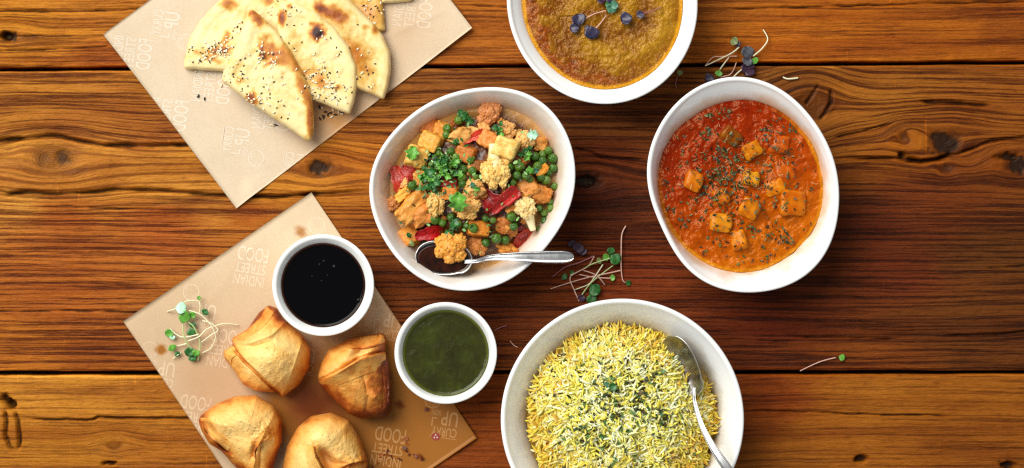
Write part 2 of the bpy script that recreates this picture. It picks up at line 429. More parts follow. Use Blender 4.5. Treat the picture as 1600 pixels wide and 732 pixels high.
def build_table():
    mat = wood_material()
    root = empty('table', (0, 0, 0)); tag(root, 'weathered honey brown table of wide knotty planks', None, None, 'structure')
    xs = np.r_[np.arange(-520, -20, 26), np.arange(-20, 1621, 2.6), np.arange(1634, 2130, 26)]
    e1 = lambda x: -11 * (np.clip(x, -200, 1800) / 1600) + 0.8 * fbm(x / 55, 0 * x, seed=11, oct=3)
    e2 = lambda x: -11 * (np.clip(x, -200, 1800) / 1600) + 0.9 * fbm(x / 60, 0 * x + 9, seed=12, oct=3)
    e3 = lambda x: 1.0 * fbm(x / 70, 0 * x + 5, seed=13, oct=3) - 1.0 * np.clip(x, 0, 1600) / 1600
    e4 = lambda x: 1.0 * fbm(x / 70, 0 * x + 2, seed=14, oct=3) - 2.0 * np.clip(x, 0, 1600) / 1600
    zero = lambda x: 0 * x
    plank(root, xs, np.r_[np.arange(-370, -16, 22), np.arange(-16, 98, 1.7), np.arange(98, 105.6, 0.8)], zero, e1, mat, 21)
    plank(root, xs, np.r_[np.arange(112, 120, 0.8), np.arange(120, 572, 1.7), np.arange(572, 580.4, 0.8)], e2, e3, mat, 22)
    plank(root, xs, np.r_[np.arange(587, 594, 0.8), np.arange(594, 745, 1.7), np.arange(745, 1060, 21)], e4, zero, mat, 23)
    # the dark beam seen at the bottom of the open joints
    b = np.array([W(-520, -370), W(2120, -370), W(2120, 1055), W(-520, 1055)]); 
    V = np.vstack([b + [0, 0, -0.030], b + [0, 0, -0.048]])
    F = [(3, 2, 1, 0), (4, 5, 6, 7), (0, 1, 5, 4), (1, 2, 6, 5), (2, 3, 7, 6), (3, 0, 4, 7)]
    put('support_board', V, np.array(F), simple_mat('dark_support_timber', C(40, 24, 14), 0.8, 60, 0.3), root, smooth=False)

build_table()

# ------------------------------------------------------------------ printed kraft papers
def text_mesh(s):
    cu = bpy.data.curves.new('letters', 'FONT'); cu.body = s; cu.offset = 0.012; cu.resolution_u = 3
    o = bpy.data.objects.new('letters', cu); COL.objects.link(o)
    bpy.context.view_layer.update()
    me = bpy.data.meshes.new_from_object(o.evaluated_get(bpy.context.evaluated_depsgraph_get()))
    V = np.array([v.co[:2] for v in me.vertices]); F = [tuple(p.vertices) for p in me.polygons]
    bpy.data.objects.remove(o); bpy.data.curves.remove(cu); bpy.data.meshes.remove(me)
    V -= V.min(0); V /= V.max(0)
    return V, F
TEXTS = {s: text_mesh(s) for s in ('INDIAN', 'STREET', 'FOOD', 'CURRY', 'UP', 'NOW')}

def print_block(kind, cx, cy, ang, mirror=False, sc_=1.0):
    """flat print, photo pixels (x right, y down); returns verts2d, faces"""
    VV, FF = [], []
    def add(V, F):
        b = sum(len(v) for v in VV); VV.append(np.asarray(V, float)); FF.extend([tuple(i + b for i in f) for f in F])
    def line(s, x, y, w, h):
        V, F = TEXTS[s]; add(V * [w, h] + [x, y], F)
    def bar(x0, y0, x1, y1):
        add([(x0, y0), (x1, y0), (x1, y1), (x0, y1)], [(0, 1, 2, 3)])
    if kind == 'food':
        line('INDIAN', -24, 13, 48, 16); line('STREET', -24, -6, 48, 16); line('FOOD', -25, -32, 48, 23)
    else:
        line('CURRY', -22, 8, 40, 14); line('UP', -21, -18, 26, 23); line('NOW', 7, -18, 15, 9)
        bar(17.5, -6, 19.5, 8); bar(11, -6, 17.5, -4); bar(-23, 23.5, 20, 24.6)
        a = np.linspace(0, 2 * math.pi, 29)[:-1]
        c = np.array([22, -32.0])
        ring = np.vstack([np.c_[np.cos(a), np.sin(a)] * 13 + c, np.c_[np.cos(a), np.sin(a)] * 11.6 + c])
        add(ring, [(k, (k + 1) % 28, 28 + (k + 1) % 28, 28 + k) for k in range(28)])
        for k in range(9):
            t = -0.5 + k * 0.42; d = np.array([math.cos(t), math.sin(t)]); n = np.array([-d[1], d[0]]) * 0.5
            add([c + d * 6 - n, c + d * 11 - n, c + d * 11 + n, c + d * 6 + n], [(0, 1, 2, 3)])
    V = np.vstack(VV) * sc_
    if mirror: V[:, 0] *= -1
    a = math.radians(ang); R = np.array([[math.cos(a), -math.sin(a)], [math.sin(a), math.cos(a)]])
    V = V @ R.T
    return np.c_[V[:, 0] + cx, cy - V[:, 1]], FF

def paper_material(name, base, oily):
    t = NT(name)
    co = t.geo()
    fib = t.noise(co, 900, 4, 0.7); big = t.noise(co, 28, 3)
    oil = t.attr('oil', 'Fac')
    c = t.mix(t.bw(fib, 0.3, 0.7), tuple(x * 0.90 for x in base[:3]) + (1,), tuple(min(1, x * 1.08) for x in base[:3]) + (1,))
    c = t.mix(t.bw(big, 0.35, 0.7, 0, 0.35), c, t.mix(1.0, c, (0.86, 0.80, 0.74, 1), 'MULTIPLY'))
    c = t.mix(t.bw(oil, 0, 1), c, oily)
    c = t.mix(t.bw(oil, 1, 2), c, C(104, 46, 10))  # deepest tone: soaked paper plus shade between the samosas painted into the colour
    t.set(Base_Color=c, Roughness=t.bw(oil, 0, 1, 0.55, 0.34))
    t.bsdf.inputs['Specular IOR Level'].default_value = 0.22; t.bsdf.inputs['Specular Tint'].default_value = (1, 0.85, 0.65, 1)
    t.bump(fib, 0.12, 0.0004)
    return t.m

def paper(name, label, corners, zf, oilf, base, oily):
    A, B, Cc, D = [np.array(c, float) for c in corners]
    n, m = 90, 70
    u = np.linspace(0, 1, n)[:, None, None]; v = np.linspace(0, 1, m)[None, :, None]
    P = (A * (1 - u) + B * u) * (1 - v) + (D * (1 - u) + Cc * u) * v
    P = P.reshape(-1, 2); z = zf(P)
    top = np.c_[Wn(P, 0 * z)[:, :2], z]; bot = top - [0, 0, 0.00016]
    F = grid_faces(n, m)
    b = n * m
    ring = [i * m for i in range(n)] + [(n - 1) * m + j for j in range(1, m)] + [i * m + m - 1 for i in range(n - 2, -1, -1)] + [j for j in range(m - 2, 0, -1)]
    side = np.array([(ring[k], ring[(k + 1) % len(ring)], ring[(k + 1) % len(ring)] + b, ring[k] + b) for k in range(len(ring))])
    Fa = np.vstack([F, F[:, ::-1] + b, side[:, ::-1]])
    # face winding: make the upper sheet face up
    e1 = top[F[0, 1]] - top[F[0, 0]]; e2 = top[F[0, 2]] - top[F[0, 0]]
    if np.cross(e1, e2)[2] < 0: Fa = Fa[:, ::-1]
    oil = np.clip(oilf(P), 0, 2)
    o = put(name, np.vstack([top, bot]), Fa, paper_material(name + '_kraft', base, oily), attrs={'oil': ('FLOAT', np.r_[oil, oil])})
    tag(o, label, 'paper'); return o

def clip_poly(V, F, corners):
    cs = np.array(corners, float); cen = cs.mean(0); outV, outF = [], []
    for f in F:
        poly = [V[i] for i in f]
        for k in range(4):
            a, b = cs[k], cs[(k + 1) % 4]; n = np.array([-(b - a)[1], (b - a)[0]]); n /= np.linalg.norm(n)
            if n @ (cen - a) < 0: n = -n
            dd = [n @ (p - a) - 1.5 for p in poly]; new = []
            for i in range(len(poly)):
                j = (i + 1) % len(poly)
                if dd[i] >= 0: new.append(poly[i])
                if (dd[i] >= 0) != (dd[j] >= 0): new.append(poly[i] + (poly[j] - poly[i]) * dd[i] / (dd[i] - dd[j]))
            poly = new
            if len(poly) < 3: break
        if len(poly) >= 3:
            outF.append(tuple(range(len(outV), len(outV) + len(poly)))); outV += poly
    return np.array(outV), outF

def print_material(name, dry, oily):
    t = NT(name); n = t.noise(t.geo(), 500, 3)
    c = t.mix(t.attr('oil', 'Fac'), dry, oily)
    t.set(Base_Color=t.mix(t.bw(n, 0.3, 0.7), t.mix(1.0, c, (0.93, 0.92, 0.9, 1), 'MULTIPLY'), c), Roughness=0.55)
    return t.m

def add_print(par, blocks, zf, mat, corners, oilf, pname='printed_lettering'):
    for (kind, x, y, ang, mir) in blocks:
        V, F = clip_poly(*print_block(kind, x, y, ang, mir), corners)
        if not len(F): continue
        z = zf(V) + 0.00010
        W3 = np.c_[Wn(V, 0 * z)[:, :2], z]
        f0 = F[0]; 
        nrm = np.cross(W3[f0[1]] - W3[f0[0]], W3[f0[2]] - W3[f0[0]])[2]
        if nrm < 0: F = [tuple(reversed(f)) for f in F]
        put(pname, W3, F, mat, par, smooth=False, attrs={'oil': ('FLOAT', np.clip(oilf(V), 0, 1))})

def z_paper_a(P):
    P = np.asarray(P, float)
    z = 0.0014 + 0.0007 * fbm(P[:, 0] / 130, P[:, 1] / 130, seed=41, oct=2)
    # dog-eared corner and its crease
    d = ((P[:, 0] - 372) * 0.35 + (323 - P[:, 1])) / 30
    z = z + 0.0022 * sstep(1.0, 0.2, np.abs(d - 0.9)) * sstep(376, 392, P[:, 0]) * sstep(430, 400, P[:, 0]) * sstep(270, 290, P[:, 1])
    for (x, y, h, w) in ((738, 45, 0.0045, 70), (163, 55, 0.0030, 60), (370, 326, 0.0012, 40)):
        z = z + h * np.exp(-((P[:, 0] - x) ** 2 + (P[:, 1] - y) ** 2) / w ** 2)
    for ln in ([(240, 90), (420, 260)], [(600, 60), (690, 20)], [(230, 20), (280, 150)]):
        z = z + 0.00035 * np.exp(-(seg_dist(P, ln)[0] / 4) ** 2)
    return z
def z_paper_b(P):
    P = np.asarray(P, float)
    z = 0.0014 + 0.0006 * fbm(P[:, 0] / 120, P[:, 1] / 120, seed=43, oct=2)
    z = z + 0.0011 * np.exp(-((P[:, 0] - 487) ** 2 + (P[:, 1] - 305) ** 2) / 60 ** 2) + 0.0009 * np.exp(-((P[:, 0] - 594) ** 2 + (P[:, 1] - 470) ** 2) / 30 ** 2)
    for (x, y, h, w) in ((194, 502, 0.0035, 55), (745, 684, 0.0026, 50)):
        z = z + h * np.exp(-((P[:, 0] - x) ** 2 + (P[:, 1] - y) ** 2) / w ** 2)
    for ln in ([(240, 520), (330, 640)], [(420, 350), (330, 470)], [(640, 560), (690, 690)], [(380, 400), (470, 330)]):
        z = z + 0.00035 * np.exp(-(seg_dist(P, ln)[0] / 4) ** 2)
    return z
def oil_a(P):
    o = 0.35 * sstep(150, 30, seg_dist(P, [(520, 60), (540, 190)])[0]) * sstep(400, 470, P[:, 0])
    o += 0.55 * np.exp(-((P[:, 0] - 515) ** 2 + (P[:, 1] - 185) ** 2) / 45 ** 2) + 0.30 * np.exp(-((P[:, 0] - 650) ** 2 + (P[:, 1] - 40) ** 2) / 45 ** 2)
    return o * (1 + 0.5 * fbm(P[:, 0] / 30, P[:, 1] / 30, seed=5))
def oil_shade_b(P):
    n = fbm(P[:, 0] / 42, P[:, 1] / 42, seed=6)
    o = sstep(430, 640, P[:, 0] * 0.75 + P[:, 1] * 0.25 + 40 * n) * sstep(430, 590, P[:, 1] + 60 * n) * 0.95
    o = np.clip(o + 0.55 * sstep(450, 600, P[:, 0] + 30 * n) * sstep(470, 560, P[:, 1]), 0, 1) + 1.5 * np.exp(-((P[:, 0] - 482) ** 2 + (P[:, 1] - 630) ** 2) / 52 ** 2)  # dark centre is oil together with painted shade between the samosas
    o += 0.30 * np.exp(-((P[:, 0] - 330) ** 2 + (P[:, 1] - 600) ** 2) / 80 ** 2) + 0.22 * sstep(360, 460, P[:, 1] + 30 * n)
    for (x, y, r) in ((625, 632, 7), (252, 546, 9), (470, 362, 9), (668, 640, 3), (635, 705, 4), (600, 712, 6), (655, 714, 5), (612, 714, 5)):
        o += 0.9 * sstep(1.2, 0.6, np.hypot(P[:, 0] - x, P[:, 1] - y) / r)
    return o
PAPER = C(208, 188, 160)
CORN_A = [(163, 55), (370, 326), (738, 45), (531, -226)]; CORN_B = [(194, 502), (487, 301), (745, 684), (452, 885)]
paper_a = paper('kraft_paper', 'beige kraft paper sheet lying under the flatbreads', [(163, 55), (370, 326), (738, 45), (531, -226)], z_paper_a, oil_a, PAPER, C(176, 128, 78))
paper_b = paper('kraft_paper', 'printed kraft paper sheet under the fried samosas, oil stained', [(194, 502), (487, 301), (745, 684), (452, 885)], z_paper_b, oil_shade_b, C(211, 188, 156), C(160, 102, 40))
ink_b = print_material('pale_print', C(225, 205, 176), C(180, 126, 64))
ink_a = print_material('faint_print', C(217, 201, 178), C(190, 150, 104))
add_print(paper_b, [('food', 392, 418, 171.5, False), ('curry', 316, 492, 171, False), ('curry', 512, 388, 171, False), ('food', 350, 546, 172, False), ('curry', 252, 582, 171, False),
    ('food', 302, 650, 171, False), ('curry', 604, 506, 172, False), ('curry', 694, 660, 172, False), ('food', 606, 700, 171, False), ('curry', 470, 560, 172, False)], z_paper_b, ink_b, CORN_B, oil_shade_b)
add_print(paper_a, [('curry', 372, 222, 82, True), ('food', 262, 180, 82, True), ('curry', 262, 40, 82, True), ('food', 330, 138, 82, True), ('curry', 466, 262, 82, True), ('food', 206, 84, 82, True),
    ('food', 424, 180, 82, True), ('food', 644, 20, 82, True), ('curry', 578, 130, 82, True)], z_paper_a, ink_a, CORN_A, oil_a)
# red round recycling stamp
a = np.linspace(0, 2 * math.pi, 33)[:-1]
Pd = np.c_[681 + 7 * np.cos(a), 682 + 6 * np.sin(a)]; zz = z_paper_b(Pd) + 0.00024
st = put('stamp', np.c_[Wn(Pd, 0 * zz)[:, :2], zz], [tuple(range(31, -1, -1))], simple_mat('red_print', C(140, 40, 28), 0.6), paper_b, smooth=False)
for k in range(3):
    t = k * 2.094 + 0.4
    pp = np.array([[2.2, -1.1], [4.0, -0.4], [2.6, 1.6], [1.4, 0.8]]); R = np.array([[math.cos(t), -math.sin(t)], [math.sin(t), math.cos(t)]])
    q = pp @ R.T + [681, 682]; zz = z_paper_b(q) + 0.0005
    v3 = np.c_[Wn(q, 0 * zz)[:, :2], zz]; f = (0, 1, 2, 3)
    if np.cross(v3[1] - v3[0], v3[2] - v3[0])[2] < 0: f = f[::-1]
    put('stamp_arrow', v3, [f], ink_b, st, origin=None, smooth=False) if False else put('stamp_arrow', v3, [f], ink_b, paper_b, smooth=False)

# ------------------------------------------------------------------ bowls, ramekins and the liquids in them
def glaze_material(name, col, stain_shade=None, z0=0, z1=0):
    t = NT(name)
    n = t.noise(t.geo(), 40, 2); sp = t.noise(t.geo(), 700, 2)
    c = t.mix(t.bw(n, 0.3, 0.7), tuple(x * 0.97 for x in col[:3]) + (1,), col)
    if stain_shade:
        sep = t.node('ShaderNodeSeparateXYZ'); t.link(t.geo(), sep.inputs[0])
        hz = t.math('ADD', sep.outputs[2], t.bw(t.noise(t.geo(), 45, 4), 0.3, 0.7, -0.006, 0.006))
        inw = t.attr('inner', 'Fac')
        c = t.mix(t.math('MULTIPLY', t.bw(hz, z0, z1, 0.75, 0.0), inw), c, stain_shade)
    t.set(Base_Color=c, Roughness=0.20)
    t.bsdf.inputs['Coat Weight'].default_value = 0.7; t.bsdf.inputs['Coat Roughness'].default_value = 0.05
    t.bump(t.noise(t.geo(), 60, 2), 0.05, 0.001)
    return t.m
GLAZE = glaze_material('white_glaze', C(242, 242, 238))

def bowl(name, label, c, Rr, Rf, zr, zf, rim=8.0, nt=144, foot=0.56, cat='bowl', zbase=0.0, straight=False, mat=None):
    th = np.linspace(-math.pi, math.pi, nt, endpoint=False)
    r, f = Rr(th), Rf(th)
    if straight:
        prof = [(0.30 * r, zbase + 0.0012), (0.84 * r, zbase + 0.0004), (0.87 * r, zbase + 0.0010), (0.885 * r, zbase + 0.004), (0.92 * r, 0.55 * zr), (0.955 * r, 0.86 * zr), (0.985 * r, 0.93 * zr)]
    else:
        prof = [(0.30 * r, zbase + 0.002), ((foot - .06) * r, zbase + 0.0018), ((foot - .03) * r, zbase + 0.0003), (foot * r, zbase + 0.0003), ((foot + .01) * r, zbase + 0.003), (0.72 * r, 0.16 * zr), (0.84 * r, 0.40 * zr), (0.925 * r, 0.70 * zr), (0.97 * r, 0.88 * zr), (0.992 * r, 0.945 * zr)]
    prof += [(r, 0.972 * zr), (r - 0.10 * rim, 0.990 * zr), (r - 0.35 * rim, zr), (r - 0.65 * rim, 0.997 * zr), (r - 0.92 * rim, 0.980 * zr), (r - 1.08 * rim, 0.955 * zr)]
    zi = 0.955 * zr
    for q in (0.25, 0.5, 0.75, 1.0):
        ra = (r - 1.08 * rim); w = q ** 0.85
        prof.append((ra * (1 - w) + (f + 1.0) * w, zi * (1 - q) + zf * q))
    prof += [(0.93 * f, 0.62 * zf), (0.80 * f, 0.34 * zf), (0.55 * f, zbase + 0.006), (0.25 * f, zbase + 0.005)]
    rows = []
    for rr, z in prof:
        rr = np.broadcast_to(rr, th.shape); rows.append(np.c_[Wn(np.c_[c[0] + rr * np.cos(th), c[1] + rr * np.sin(th)], z)])
    V = np.concatenate(rows); n = len(prof)
    F = grid_faces(n, nt, True).tolist()
    V = np.vstack([V, W(*c, zbase + 0.0012), W(*c, zbase + 0.005)]); b = n * nt
    F = [tuple(x) for x in F] + [(b, (k + 1) % nt, k) for k in range(nt)] + [(b + 1, (n - 1) * nt + k, (n - 1) * nt + (k + 1) % nt) for k in range(nt)]
    nin = n - 9
    inner = np.r_[np.repeat((np.arange(n) >= nin).astype(float), nt), 0, 1]
    o = put(name, V, [tuple(reversed(x)) for x in F], mat or GLAZE, origin=W(*c, zbase), attrs={'inner': ('FLOAT', inner)})
    s = o.modifiers.new('subsurf', 'SUBSURF'); s.levels = 1; s.render_levels = 1
    tag(o, label, cat); return o

def liquid(name, label, c, Rf, zfun, mat, cat='sauce', nr=60, nt=180, extra=None, edge=1.012, depth=0.004):
    th = np.linspace(-math.pi, math.pi, nt, endpoint=False); t = np.linspace(0.004, 1, nr) ** 0.8
    r = Rf(th)[None] * edge * t[:, None]
    P = np.stack([c[0] + r * np.cos(th), c[1] + r * np.sin(th)], -1).reshape(-1, 2)
    z = zfun(P)
    tt = np.repeat(t, nt)
    V = np.vstack([Wn(P, z), Wn(P[-nt:] * 0.97 + np.array(c) * 0.03, z[-nt:] - depth), [W(*c, float(z[:nt].mean()))], [W(*c, float(z[-nt:].mean()) - depth)]])
    F = [tuple(x) for x in grid_faces(nr + 1, nt, True).tolist()]; b = (nr + 1) * nt
    F += [(b, (k + 1) % nt, k) for k in range(nt)] + [(b + 1, nr * nt + k, nr * nt + (k + 1) % nt) for k in range(nt)]
    n_extra = nt + 2
    at = {'edge': ('FLOAT', np.r_[tt, np.ones(nt), 0, 1])}
    sw = np.stack([np.hypot(P[:, 0] - c[0], P[:, 1] - c[1]) / 100, np.arctan2(P[:, 1] - c[1], P[:, 0] - c[0]), 0 * z], -1)
    px = np.stack([P[:, 0] / 100, P[:, 1] / 100, 0 * z], -1)
    at['px'] = ('FLOAT_VECTOR', np.vstack([px, px[-nt:], px[:1], px[-1:]]))
    if extra:
        for k, fn in extra.items():
            e = fn(P); at[k] = ('FLOAT', np.r_[e, e[-nt:], e[:1], e[-1:]])
    o = put(name, V, [tuple(reversed(x)) for x in F], mat, origin=W(*c, float(z.min()) - depth), attrs=at)
    tag(o, label, cat); return o

# outlines in photo pixels
VEG = dict(c=(738, 296), rim=[(576,304),(591,240),(608,211),(656,170),(703,146),(761,136),(828,149),(871,182),(900,263),(890,326),(866,369),(828,416),(775,447),(727,455),(680,448),(632,416),(598,373)])
PAN = dict(c=(1160, 290), rim=[(1152,120),(1207,132),(1256,169),(1290,218),(1310,277),(1311,322),(1295,390),(1266,425),(1216,452),(1162,458),(1113,447),(1064,410),(1029,346),(1012,292),(1011,258),(1024,208),(1049,169),(1088,137),(1118,124)],
           food=[(1030,302),(1032,257),(1044,223),(1074,191),(1123,164),(1172,159),(1216,174),(1251,203),(1275,243),(1284,282),(1283,317),(1268,361),(1236,395),(1197,417),(1157,425),(1108,412),(1074,390),(1044,351)])
DALC = (941, 3)
veg_R = polar_fun(VEG['rim'], VEG['c'])
veg_F = lambda t: veg_R(t) - 33
pan_R = polar_fun(PAN['rim'], PAN['c']); pan_F = polar_fun(PAN['food'], PAN['c'])
def ell(a, b, rot=0.0):
    return lambda t: a * b / np.sqrt((b * np.cos(t - rot)) ** 2 + (a * np.sin(t - rot)) ** 2)
dal_R = ell(161, 149, math.radians(78)); dal_F = lambda t: dal_R(t) - 25.5
rice_C = (972.5, 656); rice_R = ell(190.5, 189.5); rice_F = lambda t: 146 + 0 * t
ZB = 0.052

bowl('serving_bowl', 'white oval bowl holding the cauliflower and pea curry', VEG['c'], veg_R, veg_F, ZB, 0.030, mat=glaze_material('glaze_with_oil_and_shade', C(242, 242, 238), C(206, 156, 92), 0.030, 0.0505))  # tan inner wall: oil film, with the wall's shade and bounce painted in
bowl('serving_bowl', 'white oval bowl holding the orange paneer curry', PAN['c'], pan_R, pan_F, ZB, 0.036, mat=glaze_material('glaze_with_gravy_oil', C(242, 242, 238), C(214, 170, 120), 0.036, 0.0455))
bowl('serving_bowl', 'white bowl of thick brown lentil puree, cut by the top edge', DALC, dal_R, dal_F, ZB, 0.042)
bowl('serving_bowl', 'large round white bowl heaped with yellow rice', rice_C, rice_R, rice_F, 0.060, 0.036, rim=9, mat=glaze_material('glaze_with_turmeric', C(242, 242, 238), C(170, 140, 60), 0.034, 0.0475))
RK1, RK2 = (505, 446), (696.5, 552)
bowl('ramekin', 'white ramekin filled with black tamarind sauce', RK1, ell(80, 80), ell(64.5, 64.5), 0.040, 0.034, rim=8, straight=True, zbase=0.0028)
bowl('ramekin', 'white ramekin filled with dark green chutney', RK2, ell(80.5, 80), ell(66, 66), 0.040, 0.0335, rim=8, straight=True, zbase=0.0028)

# tamarind sauce
t = NT('tamarind_sauce'); t.set(Base_Color=t.mix(t.bw(t.attr('edge', 'Fac'), 0.95, 1.0), (0.0015, 0.0012, 0.0016, 1), C(58, 28, 12)), Roughness=0.05)
t.bsdf.inputs['Specular IOR Level'].default_value = 0.10
BUB = [(523, 418, 3), (507, 409, 1.6), (500, 414, 1.2), (488, 432, 1), (503, 440, 1), (512, 431, 1), (560, 470, 2)]
def z_tam(P):
    d = np.hypot(P[:, 0] - RK1[0], P[:, 1] - RK1[1]) / 64.5
    z = 0.034 + 0.0006 * sstep(0.94, 1.0, d) + 0.00008 * fbm(P[:, 0] / 25, P[:, 1] / 25, seed=8)
    for x, y, r in BUB:
        q = np.hypot(P[:, 0] - x, P[:, 1] - y) / r
        z = z + 0.0007 * np.sqrt(np.clip(1 - q * q, 0, 1))
    return z
liquid('tamarind_sauce', 'glossy black tamarind sauce with tiny bubbles in a ramekin', RK1, ell(64.5, 64.5), z_tam, t.m, nr=90, nt=220)
# chutney
t = NT('green_chutney'); px = t.attr('px', 'Vector')
n1 = t.noise(px, 5, 4, 0.65, 0.6); n2 = t.noise(px, 38, 3, 0.7); n3 = t.noise(px, 1.6, 2)
c = t.ramp(t.math('ADD', t.math('MULTIPLY', n1, 0.5), t.math('MULTIPLY', n3, 0.5)), [(0.30, C(32, 28, 8)), (0.52, C(46, 48, 10)), (0.72, C(62, 68, 14))])
c = t.mix(t.bw(n2, 0.62, 0.72, 0, 0.45), c, C(96, 104, 36))
c = t.mix(t.bw(t.attr('edge', 'Fac'), 0.93, 1.0, 0, 0.5), c, C(112, 118, 30))
t.set(Base_Color=c, Roughness=0.22); t.bsdf.inputs['Specular IOR Level'].default_value = 0.25; t.bump(t.math('ADD', n1, t.math('MULTIPLY', n2, 0.2)), 0.4, 0.0012)
liquid('green_chutney', 'dark green herb chutney speckled with pulp in a ramekin', RK2, ell(66, 66),
       lambda P: 0.0335 + 0.0007 * sstep(0.93, 1.0, np.hypot(P[:, 0] - RK2[0], P[:, 1] - RK2[1]) / 66) + 0.0003 * fbm(P[:, 0] / 14, P[:, 1] / 14, seed=9), t.m)

# lentil puree
def z_dal(P):
    x, y = P[:, 0] - 955, P[:, 1] - 25
    r = np.hypot(x, y); th = np.arctan2(y, x)
    q = r / 11.0 + th * 1.3 + 1.6 * fbm(P[:, 0] / 26, P[:, 1] / 26, seed=51)
    sw = np.sin(q) * 0.5 + 0.5
    lump = fbm(P[:, 0] / 6, P[:, 1] / 6, seed=52, oct=3)
    d = np.hypot((P[:, 0] - DALC[0]) / 125, (P[:, 1] - DALC[1]) / 134)
    return 0.0425 + 0.0016 * sw * sstep(1.0, 0.8, d) + 0.0008 * lump * sstep(1.0, 0.85, d) + 0.0010 * fbm(P[:, 0] / 40, P[:, 1] / 40, seed=53)
t = NT('lentil_puree'); px = t.attr('px', 'Vector'); sw = t.attr('swirl', 'Fac')
n1 = t.noise(px, 11, 3, 0.55, 0.8); n2 = t.noise(px, 40, 3, 0.6, 0.3); n3 = t.noise(px, 2.4, 3, 0.5, 0.4)
f = t.math('ADD', t.math('MULTIPLY', n1, 0.45), t.math('ADD', t.math('MULTIPLY', n3, 0.30), t.math('MULTIPLY', sw, 0.25)))
c = t.ramp(f, [(0.30, C(106, 50, 2)), (0.44, C(132, 80, 4)), (0.56, C(148, 98, 8)), (0.72, C(170, 122, 20))])
c = t.mix(t.bw(n2, 0.55, 0.74, 0, 0.7), c, C(188, 132, 52))
c = t.mix(t.attr('redoil', 'Fac'), c, t.mix(t.bw(n1, 0.35, 0.65), C(98, 28, 6), C(150, 66, 14)))
c = t.mix(t.attr('rimoil', 'Fac'), c, C(206, 140, 14))
t.set(Base_Color=c, Roughness=0.13); t.bsdf.inputs['Specular IOR Level'].default_value = 0.40; t.bsdf.inputs['Specular Tint'].default_value = (1, 0.8, 0.45, 1)
t.bump(t.math('ADD', n1, t.math('MULTIPLY', n2, 0.35)), 0.9, 0.0013)
def dal_d(P):
    th = np.arctan2(P[:, 1] - DALC[1], P[:, 0] - DALC[0]); return np.hypot(P[:, 0] - DALC[0], P[:, 1] - DALC[1]) / dal_F(th), th
def dal_red(P):
    d, th = dal_d(P); n = fbm(P[:, 0] / 16, P[:, 1] / 16, seed=54)
    return np.clip(sstep(0.70, 0.92, d + 0.20 * n) * sstep(-0.2, 0.7, -np.cos(th) + 0.5 * n + 0.35) * 0.9, 0, 1)
def dal_rim(P):
    d, th = dal_d(P); n = fbm(P[:, 0] / 9, P[:, 1] / 9, seed=55)
    return np.clip(sstep(0.955, 0.99, d + 0.02 * n) * 0.9, 0, 1)
def dal_sw(P):
    x, y = P[:, 0] - 955, P[:, 1] - 25
    return 0.5 + 0.5 * np.sin(np.hypot(x, y) / 11.0 + np.arctan2(y, x) * 1.3 + 1.6 * fbm(P[:, 0] / 26, P[:, 1] / 26, seed=51))
liquid('lentil_puree', 'thick swirled mustard brown lentil puree with oily rim', DALC, dal_F, z_dal, t.m, 'puree', nr=150, nt=420, extra={'redoil': dal_red, 'rimoil': dal_rim, 'swirl': dal_sw})

# ------------------------------------------------------------------ small shared pieces: flakes, grains, seeds
def flakes_mesh(pts, sizes, cols, curl=0.5, aspect=2.0, seed=1):
    """many small curled leaf scraps; pts world (n,3)"""
    r = np.random.default_rng(seed); n = len(pts)
    u = np.array([-1, 0, 1.0]); 
    base = np.array([(x, y * (1 - 0.45 * abs(x)), 0) for x in u for y in (-1, 1)], float)
    V = np.zeros((n, 6, 3))
    a = r.uniform(0, 2 * math.pi, n); tx = r.normal(0, 0.45, n); ty = r.normal(0, 0.45, n); cu = r.uniform(0.2, 1.0, n) * curl
    asp = aspect * r.uniform(0.7, 1.5, n)
    for i in range(6):
        x = base[i, 0] * sizes * 0.5; y = base[i, 1] * sizes * 0.5 / asp; z = cu * sizes * 0.5 * base[i, 0] ** 2
        z = z + tx * x + ty * y
        V[:, i, 0] = pts[:, 0] + x * np.cos(a) - y * np.sin(a); V[:, i, 1] = pts[:, 1] + x * np.sin(a) + y * np.cos(a); V[:, i, 2] = pts[:, 2] + z
    F = (np.array([[0, 2, 3, 1], [2, 4, 5, 3]])[None] + 6 * np.arange(n)[:, None, None]).reshape(-1, 4)
    return V.reshape(-1, 3), F, np.repeat(np.c_[cols, np.ones(n)], 6, 0)

def grains_mesh(pts, dirs, L, Rr, cols, sides=5):
    """spindles; pts, dirs world (n,3)"""
    n = len(pts); T = dirs / np.linalg.norm(dirs, axis=1)[:, None]
    up = np.tile([0, 0, 1.0], (n, 1)); N = np.cross(T, up); N /= np.linalg.norm(N, axis=1)[:, None] + 1e-9; B = np.cross(N, T)
    ts = np.array([-1, -0.75, 0, 0.75, 1.0]); rs = np.array([0.18, 0.75, 1.0, 0.78, 0.15])
    a = np.linspace(0, 2 * math.pi, sides, endpoint=False)
    bend = rng.normal(0, 0.10, n) * L
    V = np.zeros((n, 5, sides, 3))
    for i in range(5):
        cen = pts + T * (ts[i] * L / 2)[:, None] + N * (bend * (ts[i] ** 2))[:, None]
        for k in range(sides):
            V[:, i, k] = cen + (N * math.cos(a[k]) + B * math.sin(a[k])) * (rs[i] * Rr)[:, None]
    f = grid_faces(5, sides, True)
    F = (f[None] + (5 * sides) * np.arange(n)[:, None, None]).reshape(-1, 4)
    return V.reshape(-1, 3), F, np.repeat(np.c_[cols, np.ones(n)], 5 * sides, 0)

